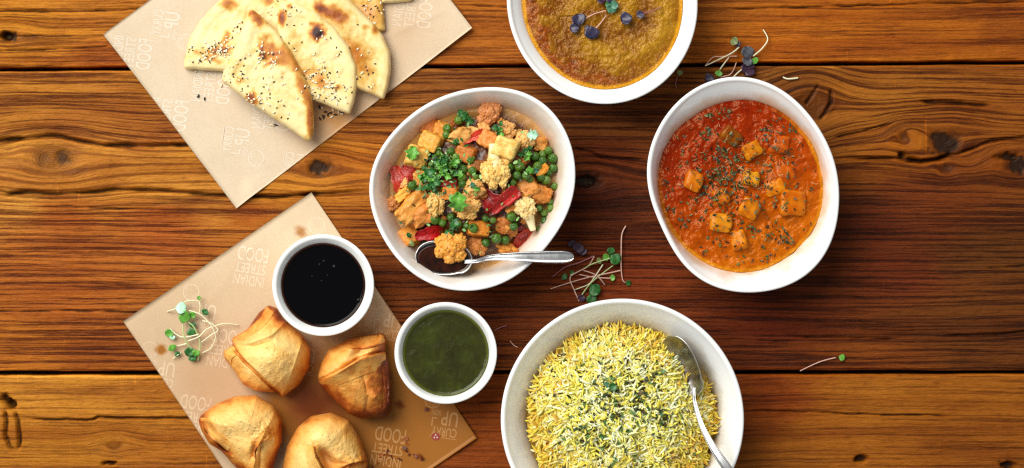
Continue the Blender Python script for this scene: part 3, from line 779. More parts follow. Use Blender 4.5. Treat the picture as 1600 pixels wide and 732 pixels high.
def attr_mat(name, rough=0.5, bump=0, spec=0.4, sss=0.0, nscale=0):
    t = NT(name); c = t.attr('tint')
    if nscale:
        n = t.noise(t.geo(), nscale, 3); c = t.mix(t.bw(n, 0.3, 0.7), t.mix(1.0, c, (0.75, 0.72, 0.7, 1), 'MULTIPLY'), c)
        if bump: t.bump(n, bump, 0.0006)
    t.set(Base_Color=c, Roughness=rough); t.bsdf.inputs['Specular IOR Level'].default_value = spec
    if sss:
        t.bsdf.inputs['Subsurface Weight'].default_value = sss; t.bsdf.inputs['Subsurface Radius'].default_value = (0.003, 0.002, 0.001); t.bsdf.inputs['Subsurface Scale'].default_value = 1.0
    return t.m
HERB = attr_mat('chopped_herbs', 0.5)
SEED = attr_mat('seed_skin', 0.4)

def pick(cols, n, r=None, jit=0.12):
    r = r or rng
    c = lin(np.array(cols, float))[r.integers(0, len(cols), n)]
    return np.clip(c * (1 + r.normal(0, jit, (n, 1))), 0, 1)

# ------------------------------------------------------------------ leaves and sprouts
def leaf_mesh(w=1.0, cup=0.25, fold=0.2, lobes=0, seed=0):
    """heart-shaped seed leaf lying along +x from the stalk at 0, unit length"""
    nu, nv = 12, 9
    u = np.linspace(0, 1, nu)[:, None]; v = np.linspace(-1, 1, nv)[None]
    half = 0.60 * w * np.clip(np.sin(math.pi * np.clip(u, 0, 1) ** 1.30), 0, 1) ** 0.62
    half = np.maximum(half, 0.03)
    x = u + 0.14 * np.abs(v) ** 1.5 * sstep(0.6, 1, u) - 0.03; y = v * half
    if lobes: y = y * (1 + 0.35 * np.sin(u * lobes * 6.28 + seed))
    z = cup * (v ** 2) * half + fold * np.sin(math.pi * u * 0.9) * 0.35 + 0.03 * np.sin(7 * u + 4 * v + seed)
    V = np.stack([x + 0 * v, y + 0 * u, z + 0 * x], -1).reshape(-1, 3)
    F = grid_faces(nu, nv)
    return V, F

def leaf_material(name, a, b, vein):
    t = NT(name); co = t.geo()
    n = t.noise(co, 350, 4, 0.6)
    c = t.mix(t.bw(n, 0.3, 0.7), a, b)
    c = t.mix(t.bw(t.noise(co, 1500, 2), 0.6, 0.75, 0, 0.4), c, vein)
    t.set(Base_Color=c, Roughness=0.40); t.bump(n, 0.25, 0.0004)
    try:
        t.bsdf.inputs['Subsurface Weight'].default_value = 0.0
    except Exception: pass
    return t.m
LEAF = {
 'green': leaf_material('fresh_green_leaf', C(70, 140, 40), C(118, 178, 66), C(150, 200, 110)),
 'dark': leaf_material('dark_green_leaf', C(26, 78, 30), C(52, 116, 44), C(80, 140, 70)),
 'pale': leaf_material('pale_green_leaf', C(150, 205, 170), C(190, 228, 196), C(220, 240, 220)),
 'purple': leaf_material('purple_leaf', C(30, 24, 44), C(54, 48, 78), C(84, 80, 112)),
 'plum': leaf_material('plum_leaf', C(40, 18, 38), C(66, 30, 56), C(84, 50, 76)),
 'teal': leaf_material('teal_leaf', C(50, 104, 80), C(96, 150, 116), C(150, 186, 156)),
 'grey': leaf_material('slate_leaf', C(62, 62, 70), C(92, 94, 100), C(110, 112, 116)),
 'olive': leaf_material('olive_leaf', C(84, 96, 44), C(130, 142, 74), C(160, 170, 100)),
}
STEM = {
 'white': simple_mat('pale_stem', C(226, 222, 184), 0.4, 500, 0.12),
 'green': simple_mat('green_stem', C(176, 200, 130), 0.4, 500, 0.12),
 'pink': simple_mat('pink_stem', C(214, 170, 150), 0.4, 500, 0.15),
 'rose': simple_mat('rose_stem', C(150, 92, 96), 0.4, 500, 0.15),
}
def sprout(label, stem, leaves, cat='sprout', group=None, smat='white', rad=1.0, z0=0.001, zoff=0.0, org=(0, 0), k=1.0, sag=0.004):
    """stem: points (x,y[,zmm]); leaves: (x,y,size px,angle deg,kind[,zmm])"""
    m = lambda x, y: (org[0] + x / k, org[1] + y / k)
    base = m(*stem[0][:2]) if stem else m(*leaves[0][:2])
    root = empty('microgreen_sprout', W(*base, z0))
    tag(root, label, cat, group)
    if stem:
        n = len(stem)
        pts = []
        for i, p in enumerate(stem):
            zz = p[2] * 0.001 if len(p) > 2 else sag * math.sin(math.pi * i / max(1, n - 1)) * 0.8
            pts.append((*m(p[0], p[1]), z0 + rad * S * 0.9 + zz))
        q = catmull(np.array(pts), max(10, 6 * n))
        P3 = Wn(q[:, :2], q[:, 2])
        R = rad * 1.1 * S * np.linspace(0.8, 1.1, len(P3))
        V, F = tube(P3, R, 6)
        put('stem', V, F, STEM[smat], root)
    for i, lf in enumerate(leaves):
        x, y, size, ang, kind = lf[:5]; zz = (lf[5] if len(lf) > 5 else 2.0) * 0.001
        V, F = leaf_mesh(1.0 + 0.2 * random.random(), 0.10 + 0.25 * random.random(), 0.10 + 0.2 * random.random(), seed=i)
        size = size * (0.70 if org == (240, 450) else 0.9); V = V * size * S; V[:, 0] -= size * S * 0.5
        R = Euler((random.uniform(-.35, .35), random.uniform(-.3, .3), math.radians(ang))).to_matrix()
        V = V @ np.array(R).T
        cx, cy = m(x, y)
        V = V + W(cx, cy, z0 + zz)
        dz = (z0 + 0.0003) - V[:, 2].min()
        if dz > 0: V[:, 2] += dz
        b = put('leaf', V, F, LEAF[kind], root)
        sm = b.modifiers.new('thickness', 'SOLIDIFY'); sm.thickness = 0.0003
    return root

# pile on the samosa paper
O1 = dict(org=(240, 450), k=5.63, z0=0.0022)
PB = 'sprouts piled on the samosa paper'
sprout('pale mint sprout leaf with a short white stem, topping the pile beside the samosas', [(120, 210), (160, 196), (200, 184, 5)], [(238, 180, 22, -8, 'pale', 8)], group=PB, **O1)
sprout('bright green broad sprout leaf in the pile on samosa paper', [(290, 290, 4), (350, 340, 5), (390, 420, 4), (410, 500, 3), (390, 640, 1)], [(278, 252, 24, 160, 'green', 7), (340, 240, 14, 20, 'green', 6)], group=PB, smat='green', **O1)
sprout('sprout with a white stem looping over the top of the pile on samosa paper', [(235, 150, 4), (300, 115, 6), (390, 118, 5), (410, 160, 5), (405, 225, 3)], [(400, 90, 8, 80, 'green', 4)], group=PB, **O1)
sprout('sprout curling round the pile edge nearest the samosas, dark leaf at its tip', [(430, 572, 1), (500, 532, 2), (545, 440, 4), (510, 340, 5), (420, 240, 6), (310, 200, 6)], [(455, 215, 13, 60, 'dark', 5)], group=PB, **O1)
sprout('sprout with a folded light green leaf on the pile side nearest the paper corner', [(145, 360, 3), (200, 410, 3), (270, 435, 4), (400, 410, 5)], [(140, 395, 17, 215, 'green', 3), (165, 435, 10, 280, 'pale', 3)], group=PB, **O1)
sprout('long sprout stem reaching from the pile towards the upper samosa', [(745, 328, 1), (640, 315, 3), (540, 335, 4), (460, 370, 5), (400, 430, 5), (300, 470, 3)], [], group=PB, **O1)
sprout('sprout hanging down through the pile to a broad green leaf at its foot', [(255, 310, 4), (262, 400, 5), (300, 500, 4), (360, 550, 2)], [(320, 560, 20, 250, 'dark', 3), (372, 575, 14, 80, 'green', 5), (345, 615, 14, 285, 'dark', 2)], group=PB, smat='green', **O1)
sprout('sprout bent like an elbow in the pile on samosa paper', [(420, 480, 3), (500, 420, 4), (565, 372, 4), (500, 310, 5), (430, 290, 5)], [], group=PB, **O1)
sprout('small dark leaf with a white stub at the foot of the sprout pile', [(170, 625, 1), (240, 570, 2)], [(165, 530, 14, 120, 'green', 3), (210, 580, 11, 320, 'dark', 2)], group=PB, **O1)
sprout('short stub of stem and dark leaf in the middle of the sprout pile', [(200, 515, 1), (290, 492, 2)], [(330, 385, 15, 290, 'dark', 3), (345, 330, 12, 100, 'dark', 3)], group=PB, **O1)

# heap between the pea curry and the rice
O2 = dict(org=(860, 340), k=4.88, z0=0.0004, rad=0.9)
HB = 'sprouts strewn between the pea curry and the rice bowl'
sprout('upright pink stemmed sprout rising towards the paneer bowl', [(595, 495, 0.5), (555, 485, 1), (540, 390, 2), (540, 250, 3), (545, 130, 2), (575, 65, 1)], [(592, 497, 9, -10, 'dark', 1)], group=HB, smat='pink', **O2)
sprout('long straight sprout lying across the strewn heap towards the pea curry bowl', [(0, 545, 0.5), (140, 500, 1), (280, 460, 2), (420, 430, 3), (535, 405, 2)], [], group=HB, smat='pink', **O2)
sprout('sprout with the biggest green leaves at the top of the strewn heap', [(150, 440, 1), (240, 400, 2), (320, 355, 4), (460, 310, 4)], [(490, 318, 18, -40, 'dark', 4), (460, 258, 12, 80, 'dark', 4), (425, 300, 11, 200, 'green', 4)], group=HB, smat='green', **O2)
sprout('pink kinked sprout reaching the rice bowl rim', [(335, 295, 3), (290, 370, 3), (220, 410, 2), (150, 460, 1.5), (180, 550, 1), (220, 640, 0.5)], [], group=HB, smat='pink', **O2)
sprout('arched sprout stem bowed over the strewn heap', [(250, 405, 2), (330, 430, 4), (380, 470, 4), (415, 515, 1)], [(375, 332, 9, 200, 'olive', 3)], group=HB, smat='pink', **O2)
sprout('sprout with a cupped green leaf touching the rice bowl rim', [(480, 365, 2), (380, 440, 3), (300, 510, 3), (240, 590, 1)], [(338, 548, 19, 320, 'dark', 3), (312, 618, 15, 280, 'dark', 1.5), (238, 612, 12, 240, 'plum', 1)], group=HB, smat='green', **O2)
sprout('slim sprout crossing the heap with a small round leaf', [(190, 550, 1), (290, 510, 2), (340, 450, 4), (400, 360, 3)], [(110, 455, 9, 150, 'dark', 1), (160, 420, 7, 60, 'dark', 1)], group=HB, smat='white', **O2)
sprout('short sprout whose round leaf points to the paneer bowl', [(220, 435, 1), (320, 455, 3), (460, 465, 2)], [(472, 460, 9, 0, 'green', 2)], group=HB, smat='pink', **O2)
sprout('purple stemmed sprout with near black leaf beside the spoon handle tip', [(15, 455, 0.6), (110, 380, 1), (220, 345, 1.5), (330, 295, 2)], [(215, 230, 18, 250, 'plum', 2), (250, 262, 12, 300, 'plum', 1.5), (165, 200, 11, 120, 'plum', 1.5)], group=HB, smat='rose', **O2)

# purple sprouts above the paneer bowl
O3 = dict(org=(1040, 40), k=6.957, z0=0.0004)
TB = 'purple sprouts above the paneer bowl'
sprout('hooked pale stem with slate purple leaves above the paneer bowl', [(1060, 45, 1), (1110, 150, 3), (1050, 250, 4), (950, 335, 5)], [(885, 300, 20, 100, 'grey', 7), (890, 385, 15, 250, 'grey', 6), (970, 380, 10, 320, 'green', 4)], group=TB, rad=1.1, **O3)
sprout('thick pale sprout crossing the plank joint with an olive leaf tip', [(430, 440, 0.8), (560, 380, 2), (720, 300, 5), (800, 235, 6)], [(752, 178, 13, 150, 'olive', 7), (785, 205, 9, 320, 'plum', 6)], group=TB, smat='white', rad=1.1, **O3)
sprout('thin pink bowed sprout lying behind the purple leaves', [(430, 440, 1), (510, 350, 2), (600, 338, 3), (780, 335, 3)], [], group=TB, smat='pink', rad=0.7, **O3)
sprout('short straight pale sprout over the dark plank joint', [(690, 345, 2), (640, 410, 2), (590, 480, 1)], [(575, 520, 10, 260, 'green', 2)], group=TB, rad=1.0, **O3)
sprout('bent rose sprout with indigo leaf tucked against the paneer bowl', [(770, 400, 2), (735, 490, 2), (690, 540, 1), (590, 562, 1)], [(485, 585, 15, 200, 'purple', 2)], group=TB, smat='pink', rad=0.8, **O3)
sprout('dark plum sprout leaf resting at the paneer bowl rim', [(840, 470, 3), (790, 510, 2), (740, 562, 1)], [(895, 480, 20, 240, 'plum', 4), (920, 440, 12, 60, 'plum', 4)], group=TB, rad=1.1, **O3)
sprout('tiny wilted sprout between the lentil and paneer bowls', [(125, 690, 0.5), (108, 630, 1), (130, 555, 1)], [(150, 520, 9, 100, 'olive', 2)], smat='rose', rad=0.6, **O3)
sprout('leafless white stem scrap on the plank above the paneer bowl', [(1275, 562, 0.5), (1330, 582, 1), (1440, 572, 0.5)], [], rad=1.3, **O3)
sprout('lone sprout lying across the lower plank joint', [(1250, 580, 0.5), (1280, 566, 2), (1306, 559, 2)], [(1315, 559, 10, -20, 'green', 2)], org=(0, 0), k=1.0, z0=0.0004, smat='pink', rad=0.8)
sprout('hair thin stem scrap beside the chutney ramekin', [(772, 517, 0.4), (782, 512, 0.6), (792, 509, 0.4)], [], org=(0, 0), k=1.0, z0=0.0004, smat='rose', rad=0.6)
sprout('hair thin stem scrap beside the rice bowl', [(797, 533, 0.4), (803, 540, 0.6), (809, 543, 0.4)], [], org=(0, 0), k=1.0, z0=0.0004, smat='pink', rad=0.6)

# garnish on the lentil puree
O4 = dict(org=(770, 0), k=3.556, z0=0.0440)
DB = 'sprouts garnishing the lentil puree'
sprout('pair of violet round leaves on pink stem atop the lentil puree', [(630, 60, 2), (560, 80, 2), (500, 115, 2)], [(478, 112, 18, 110, 'purple', 3), (458, 158, 15, 200, 'purple', 2)], group=DB, smat='pink', rad=0.8, **O4)
sprout('spread violet leaf atop the lentil puree nearest the bowl middle', [(632, 85, 2), (590, 140, 2), (555, 172, 2)], [(548, 180, 20, 280, 'purple', 3), (530, 165, 11, 190, 'plum', 2)], group=DB, smat='pink', rad=0.8, **O4)
sprout('crinkled teal green leaf atop the lentil puree', [], [(655, 50, 16, 70, 'teal', 3), (672, 30, 13, 20, 'teal', 3), (645, 25, 11, 140, 'dark', 3)], group=DB, **O4)
sprout('violet leaf pair trailing a rose stem on the lentil puree', [(930, 42, 1), (880, 62, 2), (800, 88, 2)], [(745, 105, 18, 200, 'purple', 3), (818, 84, 12, 40, 'purple', 3)], group=DB, smat='rose', rad=0.8, **O4)
sprout('dark violet leaf cut by the top edge on the lentil puree', [], [(605, -5, 16, 180, 'plum', 3), (640, -12, 14, 0, 'purple', 3)], group=DB, **O4)

# ------------------------------------------------------------------ flatbreads
def naan_material():
    t = NT('baked_flatbread'); co = t.geo(); to = t.attr('toast', 'Fac'); ol = t.attr('oilspot', 'Fac')
    n = t.noise(co, 120, 5, 0.6); f = t.noise(co, 900, 3, 0.6); b = t.noise(co, 45, 3)
    x = t.math('ADD', t.math('ADD', to, t.bw(b, 0.35, 0.70, -0.06, 0.11)), t.bw(n, 0.35, 0.75, -0.08, 0.16))
    c = t.ramp(x, [(0.02, C(240, 218, 158)), (0.22, C(228, 194, 116)), (0.42, C(204, 138, 52)), (0.62, C(160, 84, 36)), (0.95, C(56, 26, 22))])
    c = t.mix(t.bw(f, 0.3, 0.7, 0, 0.25), c, t.mix(1.0, c, (0.85, 0.80, 0.68, 1), 'MULTIPLY'))
    c = t.mix(ol, c, t.mix(1.0, c, (0.80, 0.60, 0.26, 1), 'MULTIPLY'))
    t.set(Base_Color=c, Roughness=t.bw(ol, 0, 1, 0.55, 0.32)); t.bsdf.inputs['Specular IOR Level'].default_value = 0.35
    t.bsdf.inputs['Subsurface Weight'].default_value = 0.15; t.bsdf.inputs['Subsurface Radius'].default_value = (0.004, 0.0025, 0.001); t.bsdf.inputs['Subsurface Scale'].default_value = 1.0
    t.bump(t.math('ADD', t.math('MULTIPLY', n, 0.8), t.math('MULTIPLY', f, 0.25)), 0.45, 0.0012)
    return t.m
NAAN = naan_material()

def naan(label, outline, base, thick, toasts, oils, seeds, seed, center=None):
    """base: fn(P)->height of underside; toasts: (x,y,rx,ry,ang,amount)"""
    out = resample(outline, 150)
    for _ in range(2): out = 0.25 * np.roll(out, 1, 0) + 0.5 * out + 0.25 * np.roll(out, -1, 0)
    nrm = np.roll(out, -1, 0) - np.roll(out, 1, 0)
    out = out + 0.6 * vnoise(out[:, 0] / 9, out[:, 1] / 9, seed=seed)[:, None] * np.c_[nrm[:, 1], -nrm[:, 0]] / (np.linalg.norm(nrm, axis=1)[:, None] + 1e-9)
    c = np.array(center if center else out.mean(0))
    def top(P):
        P = np.asarray(P, float).reshape(-1, 2)
        d, _, _ = seg_dist(P, out, True)
        e = 1 - (1 - np.clip(d / 6.5, 0, 1)) ** 2
        z = base(P) + thick * (0.10 + 0.90 * np.sqrt(np.clip(e, 0, 1)))
        inner = sstep(4, 22, d)
        z = z + inner * (0.0016 * fbm(P[:, 0] / 34, P[:, 1] / 34, seed=seed) + 0.0007 * fbm(P[:, 0] / 10, P[:, 1] / 10, seed=seed + 3, oct=3)) + 0.0008 * np.exp(-((d - 12) / 7) ** 2)
        for (x, y, rx, ry, an, am) in toasts:
            if am > 0.5:
                ca, sa = math.cos(math.radians(an)), math.sin(math.radians(an))
                q = np.hypot(((P[:, 0] - x) * ca + (P[:, 1] - y) * sa) / rx, (-(P[:, 0] - x) * sa + (P[:, 1] - y) * ca) / ry)
                z = z + 0.0022 * (am - 0.4) * np.exp(-(q * 1.0) ** 2)
        return z
    t = 1 - (1 - np.linspace(0.03, 1, 46)) ** 1.5
    P = (c + (out - c)[None] * t[:, None, None]).reshape(-1, 2); n = len(out)
    zt = top(P)
    bt = np.array([0.97, 0.6, 0.1]); Pb = (c + (out - c)[None] * bt[:, None, None]).reshape(-1, 2); zb = base(Pb)
    V = np.vstack([Wn(P, zt), Wn(Pb, zb), [W(*c, float(zt[:n].mean()))], [W(*c, float(zb[-n:].mean()))]])
    nrow = len(t) + 3; b = nrow * n
    F = [tuple(x) for x in grid_faces(nrow, n, True).tolist()] + [(b, (k + 1) % n, k) for k in range(n)] + [(b + 1, (nrow - 1) * n + k, (nrow - 1) * n + (k + 1) % n) for k in range(n)]
    A, B_, C_ = V[F[0][0]], V[F[0][1]], V[F[0][2]]
    if np.cross(B_ - A, C_ - A)[2] < 0: F = [tuple(reversed(f)) for f in F]
    PP = np.vstack([P, Pb, c[None], c[None]])
    def spots(L):
        s = np.zeros(len(PP)); nz = fbm(PP[:, 0] / 9, PP[:, 1] / 9, seed=seed + 7, oct=3)
        for (x, y, rx, ry, an, am) in L:
            ca, sa = math.cos(math.radians(an)), math.sin(math.radians(an))
            q = np.hypot(((PP[:, 0] - x) * ca + (PP[:, 1] - y) * sa) / rx, (-(PP[:, 0] - x) * sa + (PP[:, 1] - y) * ca) / ry) * (1 + 0.55 * nz)
            s = np.maximum(s, am * sstep(1.35, 0.1, q))
        return s
    root = empty('flatbread', W(*c, float(zb.min()))); tag(root, label, 'flatbread', 'flatbread wedges on kraft paper')
    put('bread', V, F, NAAN, root, attrs={'toast': ('FLOAT', spots(toasts)), 'oilspot': ('FLOAT', spots(oils))})
    # sesame and nigella seeds pressed into the crust
    r = np.random.default_rng(seed)
    for nm, cols, key in (('sesame_seeds', [(240, 224, 186), (232, 210, 164), (248, 238, 210)], 0), ('nigella_seeds', [(24, 20, 20), (40, 32, 28)], 1)):
        pts = []
        for (x, y, sx, sy, nw, nb) in seeds:
            cnt = int(nw * 0.75) if key == 0 else int(nb * 0.5)
            pts.append(np.c_[r.normal(x, sx, cnt), r.normal(y, sy, cnt)])
        q = np.vstack(pts) if pts else np.zeros((0, 2))
        # keep those on the bread
        th_in = np.array([_inside(p, out) for p in q], bool) if len(q) else np.zeros(0, bool)
        q = q[th_in]
        if not len(q): continue
        z = top(q) + 0.0004
        a = r.uniform(0, 6.283, len(q)); dirs = np.c_[np.cos(a), np.sin(a), r.normal(0, 0.2, len(q))]
        ln = (0.0023 if key == 0 else 0.0020) * r.uniform(0.85, 1.15, len(q)); rad_ = (0.00062 if key == 0 else 0.00045) * np.ones(len(q))
        V2, F2, c2 = grains_mesh(Wn(q, z), dirs, ln, rad_, pick(cols, len(q), r), 6)
        s = put(nm, V2, F2, SEED, root, attrs={'tint': ('FLOAT_COLOR', c2)}); s['kind'] = 'stuff'
    return root

def _inside(p, poly):
    x, y = p; j = len(poly) - 1; c = False
    for i in range(len(poly)):
        if (poly[i, 1] > y) != (poly[j, 1] > y) and x < (poly[j, 0] - poly[i, 0]) * (y - poly[i, 1]) / (poly[j, 1] - poly[i, 1]) + poly[i, 0]: c = not c
        j = i
    return c

PT = 0.0024
naan('flatbread sliver just showing at the top edge above the paper', [(596, 6), (640, 3), (676, -22), (650, -70), (590, -60)], lambda P: PT + 0 * P[:, 0], 0.006, [], [], [], 301)
naan('yellow oily flatbread mostly hidden behind the others', [(530, -60), (594, -30), (598, 0), (602, 48), (560, 60), (520, 10)], lambda P: PT + 0.001 + 0 * P[:, 0], 0.005,
     [(575, 20, 60, 60, 0, 0.20)], [(575, 10, 60, 70, 0, 0.85)], [(578, 14, 12, 14, 16, 22)], 302)
naan('flatbread wedge with the dark sesame cluster, its straight edge lowest on paper', [(286,108),(288,91),(296,60),(311,35),(333,10),(360,-15),(400,-35),(450,-44),(452,40),(450,119),(349,112)], lambda P: PT + 0.0005 + 0 * P[:, 0], 0.0065,
     [(338,80,34,10,-10,0.62),(352,62,20,8,-60,0.5),(330,92,22,7,15,0.55),(357,6,14,12,30,0.50),(420,2,16,10,0,0.45),(395,60,24,30,0,0.25)], [],
     [(345,76,14,9,80,45),(318,92,7,4,22,14),(372,42,8,6,14,12),(300,80,8,10,2,10),(420,14,14,14,8,8)], 303)
naan('flatbread with a thick pale crust on its curved side, beside the paper edge', [(446,-6),(480,-30),(520,-22),(547,0),(563,16),(582,35),(600,57),(610,82),(611,107),(607,135),(600,157),(585,149),(558,139),(500,110),(450,60)], lambda P: PT + 0.0045 + 0.003 * sstep(600, 520, P[:, 0]), 0.0060,
     [(503,14,20,12,30,0.74),(525,22,30,16,25,0.52),(586,46,10,9,30,0.42),(572,42,10,6,0,0.4),(555,85,26,60,-25,0.34),(500,40,60,30,20,0.3)], [(560,90,24,66,-22,0.8),(540,50,40,30,20,0.45)],
     [(568,120,10,12,4,10),(560,80,14,20,4,8),(575,138,8,5,3,4)], 304)
naan('flatbread with one round charred blister, between two wedges', [(440,1.5),(435.5,9),(434,28),(432,70),(440,128),(490,157),(525,171),(547,180),(553,163),(557.5,138),(558,107),(547,75),(525,44),(494,19),(462,3)], lambda P: PT + 0.0105 - 0.003 * sstep(100, 180, P[:, 1]), 0.0058,
     [(496,50,15,13,20,1.0),(440,28,9,14,0,0.75),(452,10,6,5,0,0.6),(500,126,20,14,50,0.35),(526,137,6,5,0,0.55),(480,118,22,30,60,0.28),(460,80,22,50,-15,0.22)], [(478,110,28,26,40,0.6)],
     [(500,80,26,22,26,30),(508,140,18,14,46,34),(485,118,12,10,22,16),(452,20,8,10,8,10),(525,150,16,8,18,12)], 305)
naan('front flatbread wedge with golden toasted edge and charred blister', [(393,14),(412,28),(434,50),(456,82),(475,119),(486,145),(490.5,176),(491,201),(486,223),(475,218),(434,190),(387,159),(346,127),(347.5,116),(362,85),(377,47),(387,22)], lambda P: PT + 0.0150 - 0.0045 * sstep(120, 223, P[:, 1]) + 0.001 * fbm(P[:, 0] / 60, P[:, 1] / 60, seed=9), 0.0060,
     [(402,28,20,11,38,0.60),(424,80,26,20,35,0.46),(410,82,7,12,-15,0.78),(424,98,13,4,-25,0.70),(447,92,20,26,-30,0.50),(474,140,10,56,-22,0.52),(484,190,8,40,0,0.55),(392,152,12,10,-30,0.62),(398,160,14,7,-20,0.5),(374,126,8,9,0,0.42),(370,108,20,22,0,0.18),(462,104,12,26,-28,0.55)], [],
     [(412,80,10,14,34,8),(430,140,26,24,18,22),(400,160,14,8,36,16),(360,112,10,16,16,14),(440,120,14,30,6,8),(372,128,12,12,12,8),(450,180,16,16,3,7)], 306)
# seeds fallen on the paper
r = np.random.default_rng(5)
q = np.vstack([np.c_[r.normal(515, 12, 14), r.normal(180, 7, 14)], np.c_[r.normal(432, 6, 3), r.normal(196, 3, 3)], np.c_[r.normal(325, 14, 3), r.normal(154, 3, 3)], np.c_[[306, 352, 346], [112, 130, 134]]])
z = z_paper_a(q) + 0.0009; a = r.uniform(0, 6.283, len(q))
V, F, c2 = grains_mesh(Wn(q, z), np.c_[np.cos(a), np.sin(a), 0 * a], np.full(len(q), 0.0028), np.full(len(q), 0.0007), pick([(236, 216, 180), (30, 24, 22), (30, 24, 22)], len(q), r), 6)
o = put('fallen_seeds', V, F, SEED, attrs={'tint': ('FLOAT_COLOR', c2)}); tag(o, 'loose sesame and nigella seeds fallen on the kraft paper', 'seeds', None, 'stuff')

# ------------------------------------------------------------------ samosas
def samosa_material():
    t = NT('fried_pastry'); co = t.geo(); to = t.attr('toast', 'Fac')
    n = t.noise(co, 60, 5, 0.6, 0.3); f = t.noise(co, 420, 4, 0.6); bl = t.voro(co, 330); sp = t.noise(co, 240, 2)
    x = t.math('ADD', to, t.bw(n, 0.3, 0.75, -0.16, 0.20))
    c = t.ramp(x, [(0.0, C(246, 208, 130)), (0.34, C(234, 172, 84)), (0.58, C(204, 122, 44)), (0.75, C(154, 70, 20)), (1.0, C(84, 32, 10))])
    c = t.mix(t.bw(f, 0.55, 0.75, 0, 0.35), c, t.mix(1.0, c, (0.78, 0.62, 0.45, 1), 'MULTIPLY'))
    c = t.mix(t.bw(sp, 0.70, 0.76, 0, 0.5), c, C(120, 62, 26))
    t.set(Base_Color=c, Roughness=0.42); t.bsdf.inputs['Specular IOR Level'].default_value = 0.32
    h = t.math('ADD', t.math('MULTIPLY', f, 0.35), t.math('ADD', t.math('MULTIPLY', n, 0.8), t.math('MULTIPLY', t.bw(bl, 0.0, 0.30, 0.8, 0.0), 0.8)))
    t.bump(h, 0.6, 0.0013)
    return t.m
SAM = samosa_material()

def puff(outline, zfun, toast_shade, n=240, nr=100, center=None, zbot=PT, parent=None, name='pastry'):
    out = resample(outline, n)
    for _ in range(2): out = 0.25 * np.roll(out, 1, 0) + 0.5 * out + 0.25 * np.roll(out, -1, 0)
    c = np.array(center if center else out.mean(0))
    t = 1 - (1 - np.linspace(0.02, 1, nr)) ** 1.7
    P = (c + (out - c)[None] * t[:, None, None]).reshape(-1, 2)
    d, _, _ = seg_dist(P, out, True)
    z, to = zfun(P, d, out), toast_shade(P, d)  # fried browning, with edge and crease shade painted into the pastry colour
    z = z + (0.00016 * fbm(P[:, 0] / 5, P[:, 1] / 5, seed=int(c[0]), oct=3) + 0.00035 * sstep(0.35, 0.7, vnoise(P[:, 0] / 7, P[:, 1] / 7, seed=int(c[1])))) * sstep(0, 6, d)
    to = to + 0.10 * fbm(P[:, 0] / 12, P[:, 1] / 12, seed=int(c[0]) + 1, oct=4)
    bt = np.array([0.93, 0.75, 0.1]); Pb = (c + (out - c)[None] * bt[:, None, None]).reshape(-1, 2)
    zedge = z.reshape(nr, n)[-1]
    zb = np.concatenate([zbot * 0.6 + zedge * 0.4, np.full(n, zbot), np.full(n, zbot)])
    V = np.vstack([Wn(P, z), Wn(Pb, zb), [W(*c, float(z[:n].mean()))], [W(*c, zbot)]])
    nrow = nr + 3; b = nrow * n
    F = [tuple(x) for x in grid_faces(nrow, n, True).tolist()] + [(b, (k + 1) % n, k) for k in range(n)] + [(b + 1, (nrow - 1) * n + k, (nrow - 1) * n + (k + 1) % n) for k in range(n)]
    if np.cross(V[F[0][1]] - V[F[0][0]], V[F[0][2]] - V[F[0][0]])[2] < 0: F = [tuple(reversed(f)) for f in F]
    te = np.r_[to, np.repeat(to.reshape(nr, n)[-1:], 3, 0).ravel(), to[:1], to[-1:]]
    return put(name, V, F, SAM, parent, attrs={'toast': ('FLOAT', te)})

def dome(d, D, Hh, p=0.62, edge=0.30):
    q = np.clip(d / D, 0, 1); return Hh * (edge + (1 - edge) * (1 - (1 - q) ** 2.0) ** p)

def flap(root, lower, upper_z, zf, name='folded_flap', thick=0.0022, lift=0.003, toast=0.35, seed=0):
    """a dough flap laid over the body: quad strip between free edge polyline and hinge polyline (same count)"""
    fe, hi = [catmull(np.array(p, float), 40) for p in (lower, upper_z)]
    m = 14; u = np.linspace(0, 1, m)[:, None, None]
    P = fe[None] * (1 - u) + hi[None] * u; uu = np.broadcast_to(u[..., 0], (m, 40))
    Pf = P.reshape(-1, 2)
    z = zf(Pf) + (lift * (1 - uu) ** 1.5 + 0.0006).ravel() + 0.0006 * fbm(Pf[:, 0] / 10, Pf[:, 1] / 10, seed=seed)
    ends = np.sin(np.linspace(0, math.pi, 40)) ** 0.4
    z = z - (np.broadcast_to((1 - ends)[None], (m, 40)) * lift * 0.8).ravel()
    top = Wn(Pf, z); bot = Wn(Pf, z - thick)
    F = grid_faces(m, 40); b = m * 40
    ring = [j for j in range(40)] + [i * 40 + 39 for i in range(1, m)] + [(m - 1) * 40 + j for j in range(38, -1, -1)] + [i * 40 for i in range(m - 2, 0, -1)]
    side = np.array([(ring[k], ring[(k + 1) % len(ring)], ring[(k + 1) % len(ring)] + b, ring[k] + b) for k in range(len(ring))])
    Fa = np.vstack([F, F[:, ::-1] + b, side[:, ::-1]])
    if np.cross(top[F[0, 1]] - top[F[0, 0]], top[F[0, 2]] - top[F[0, 0]])[2] < 0: Fa = Fa[:, ::-1]
    to = np.clip(toast + 0.22 * np.exp(-(uu / 0.10) ** 2).ravel() + 0.15 * fbm(Pf[:, 0] / 16, Pf[:, 1] / 16, seed=seed + 2), 0, 1)
    return put(name, np.vstack([top, bot]), Fa, SAM, root, attrs={'toast': ('FLOAT', np.r_[to, to])})

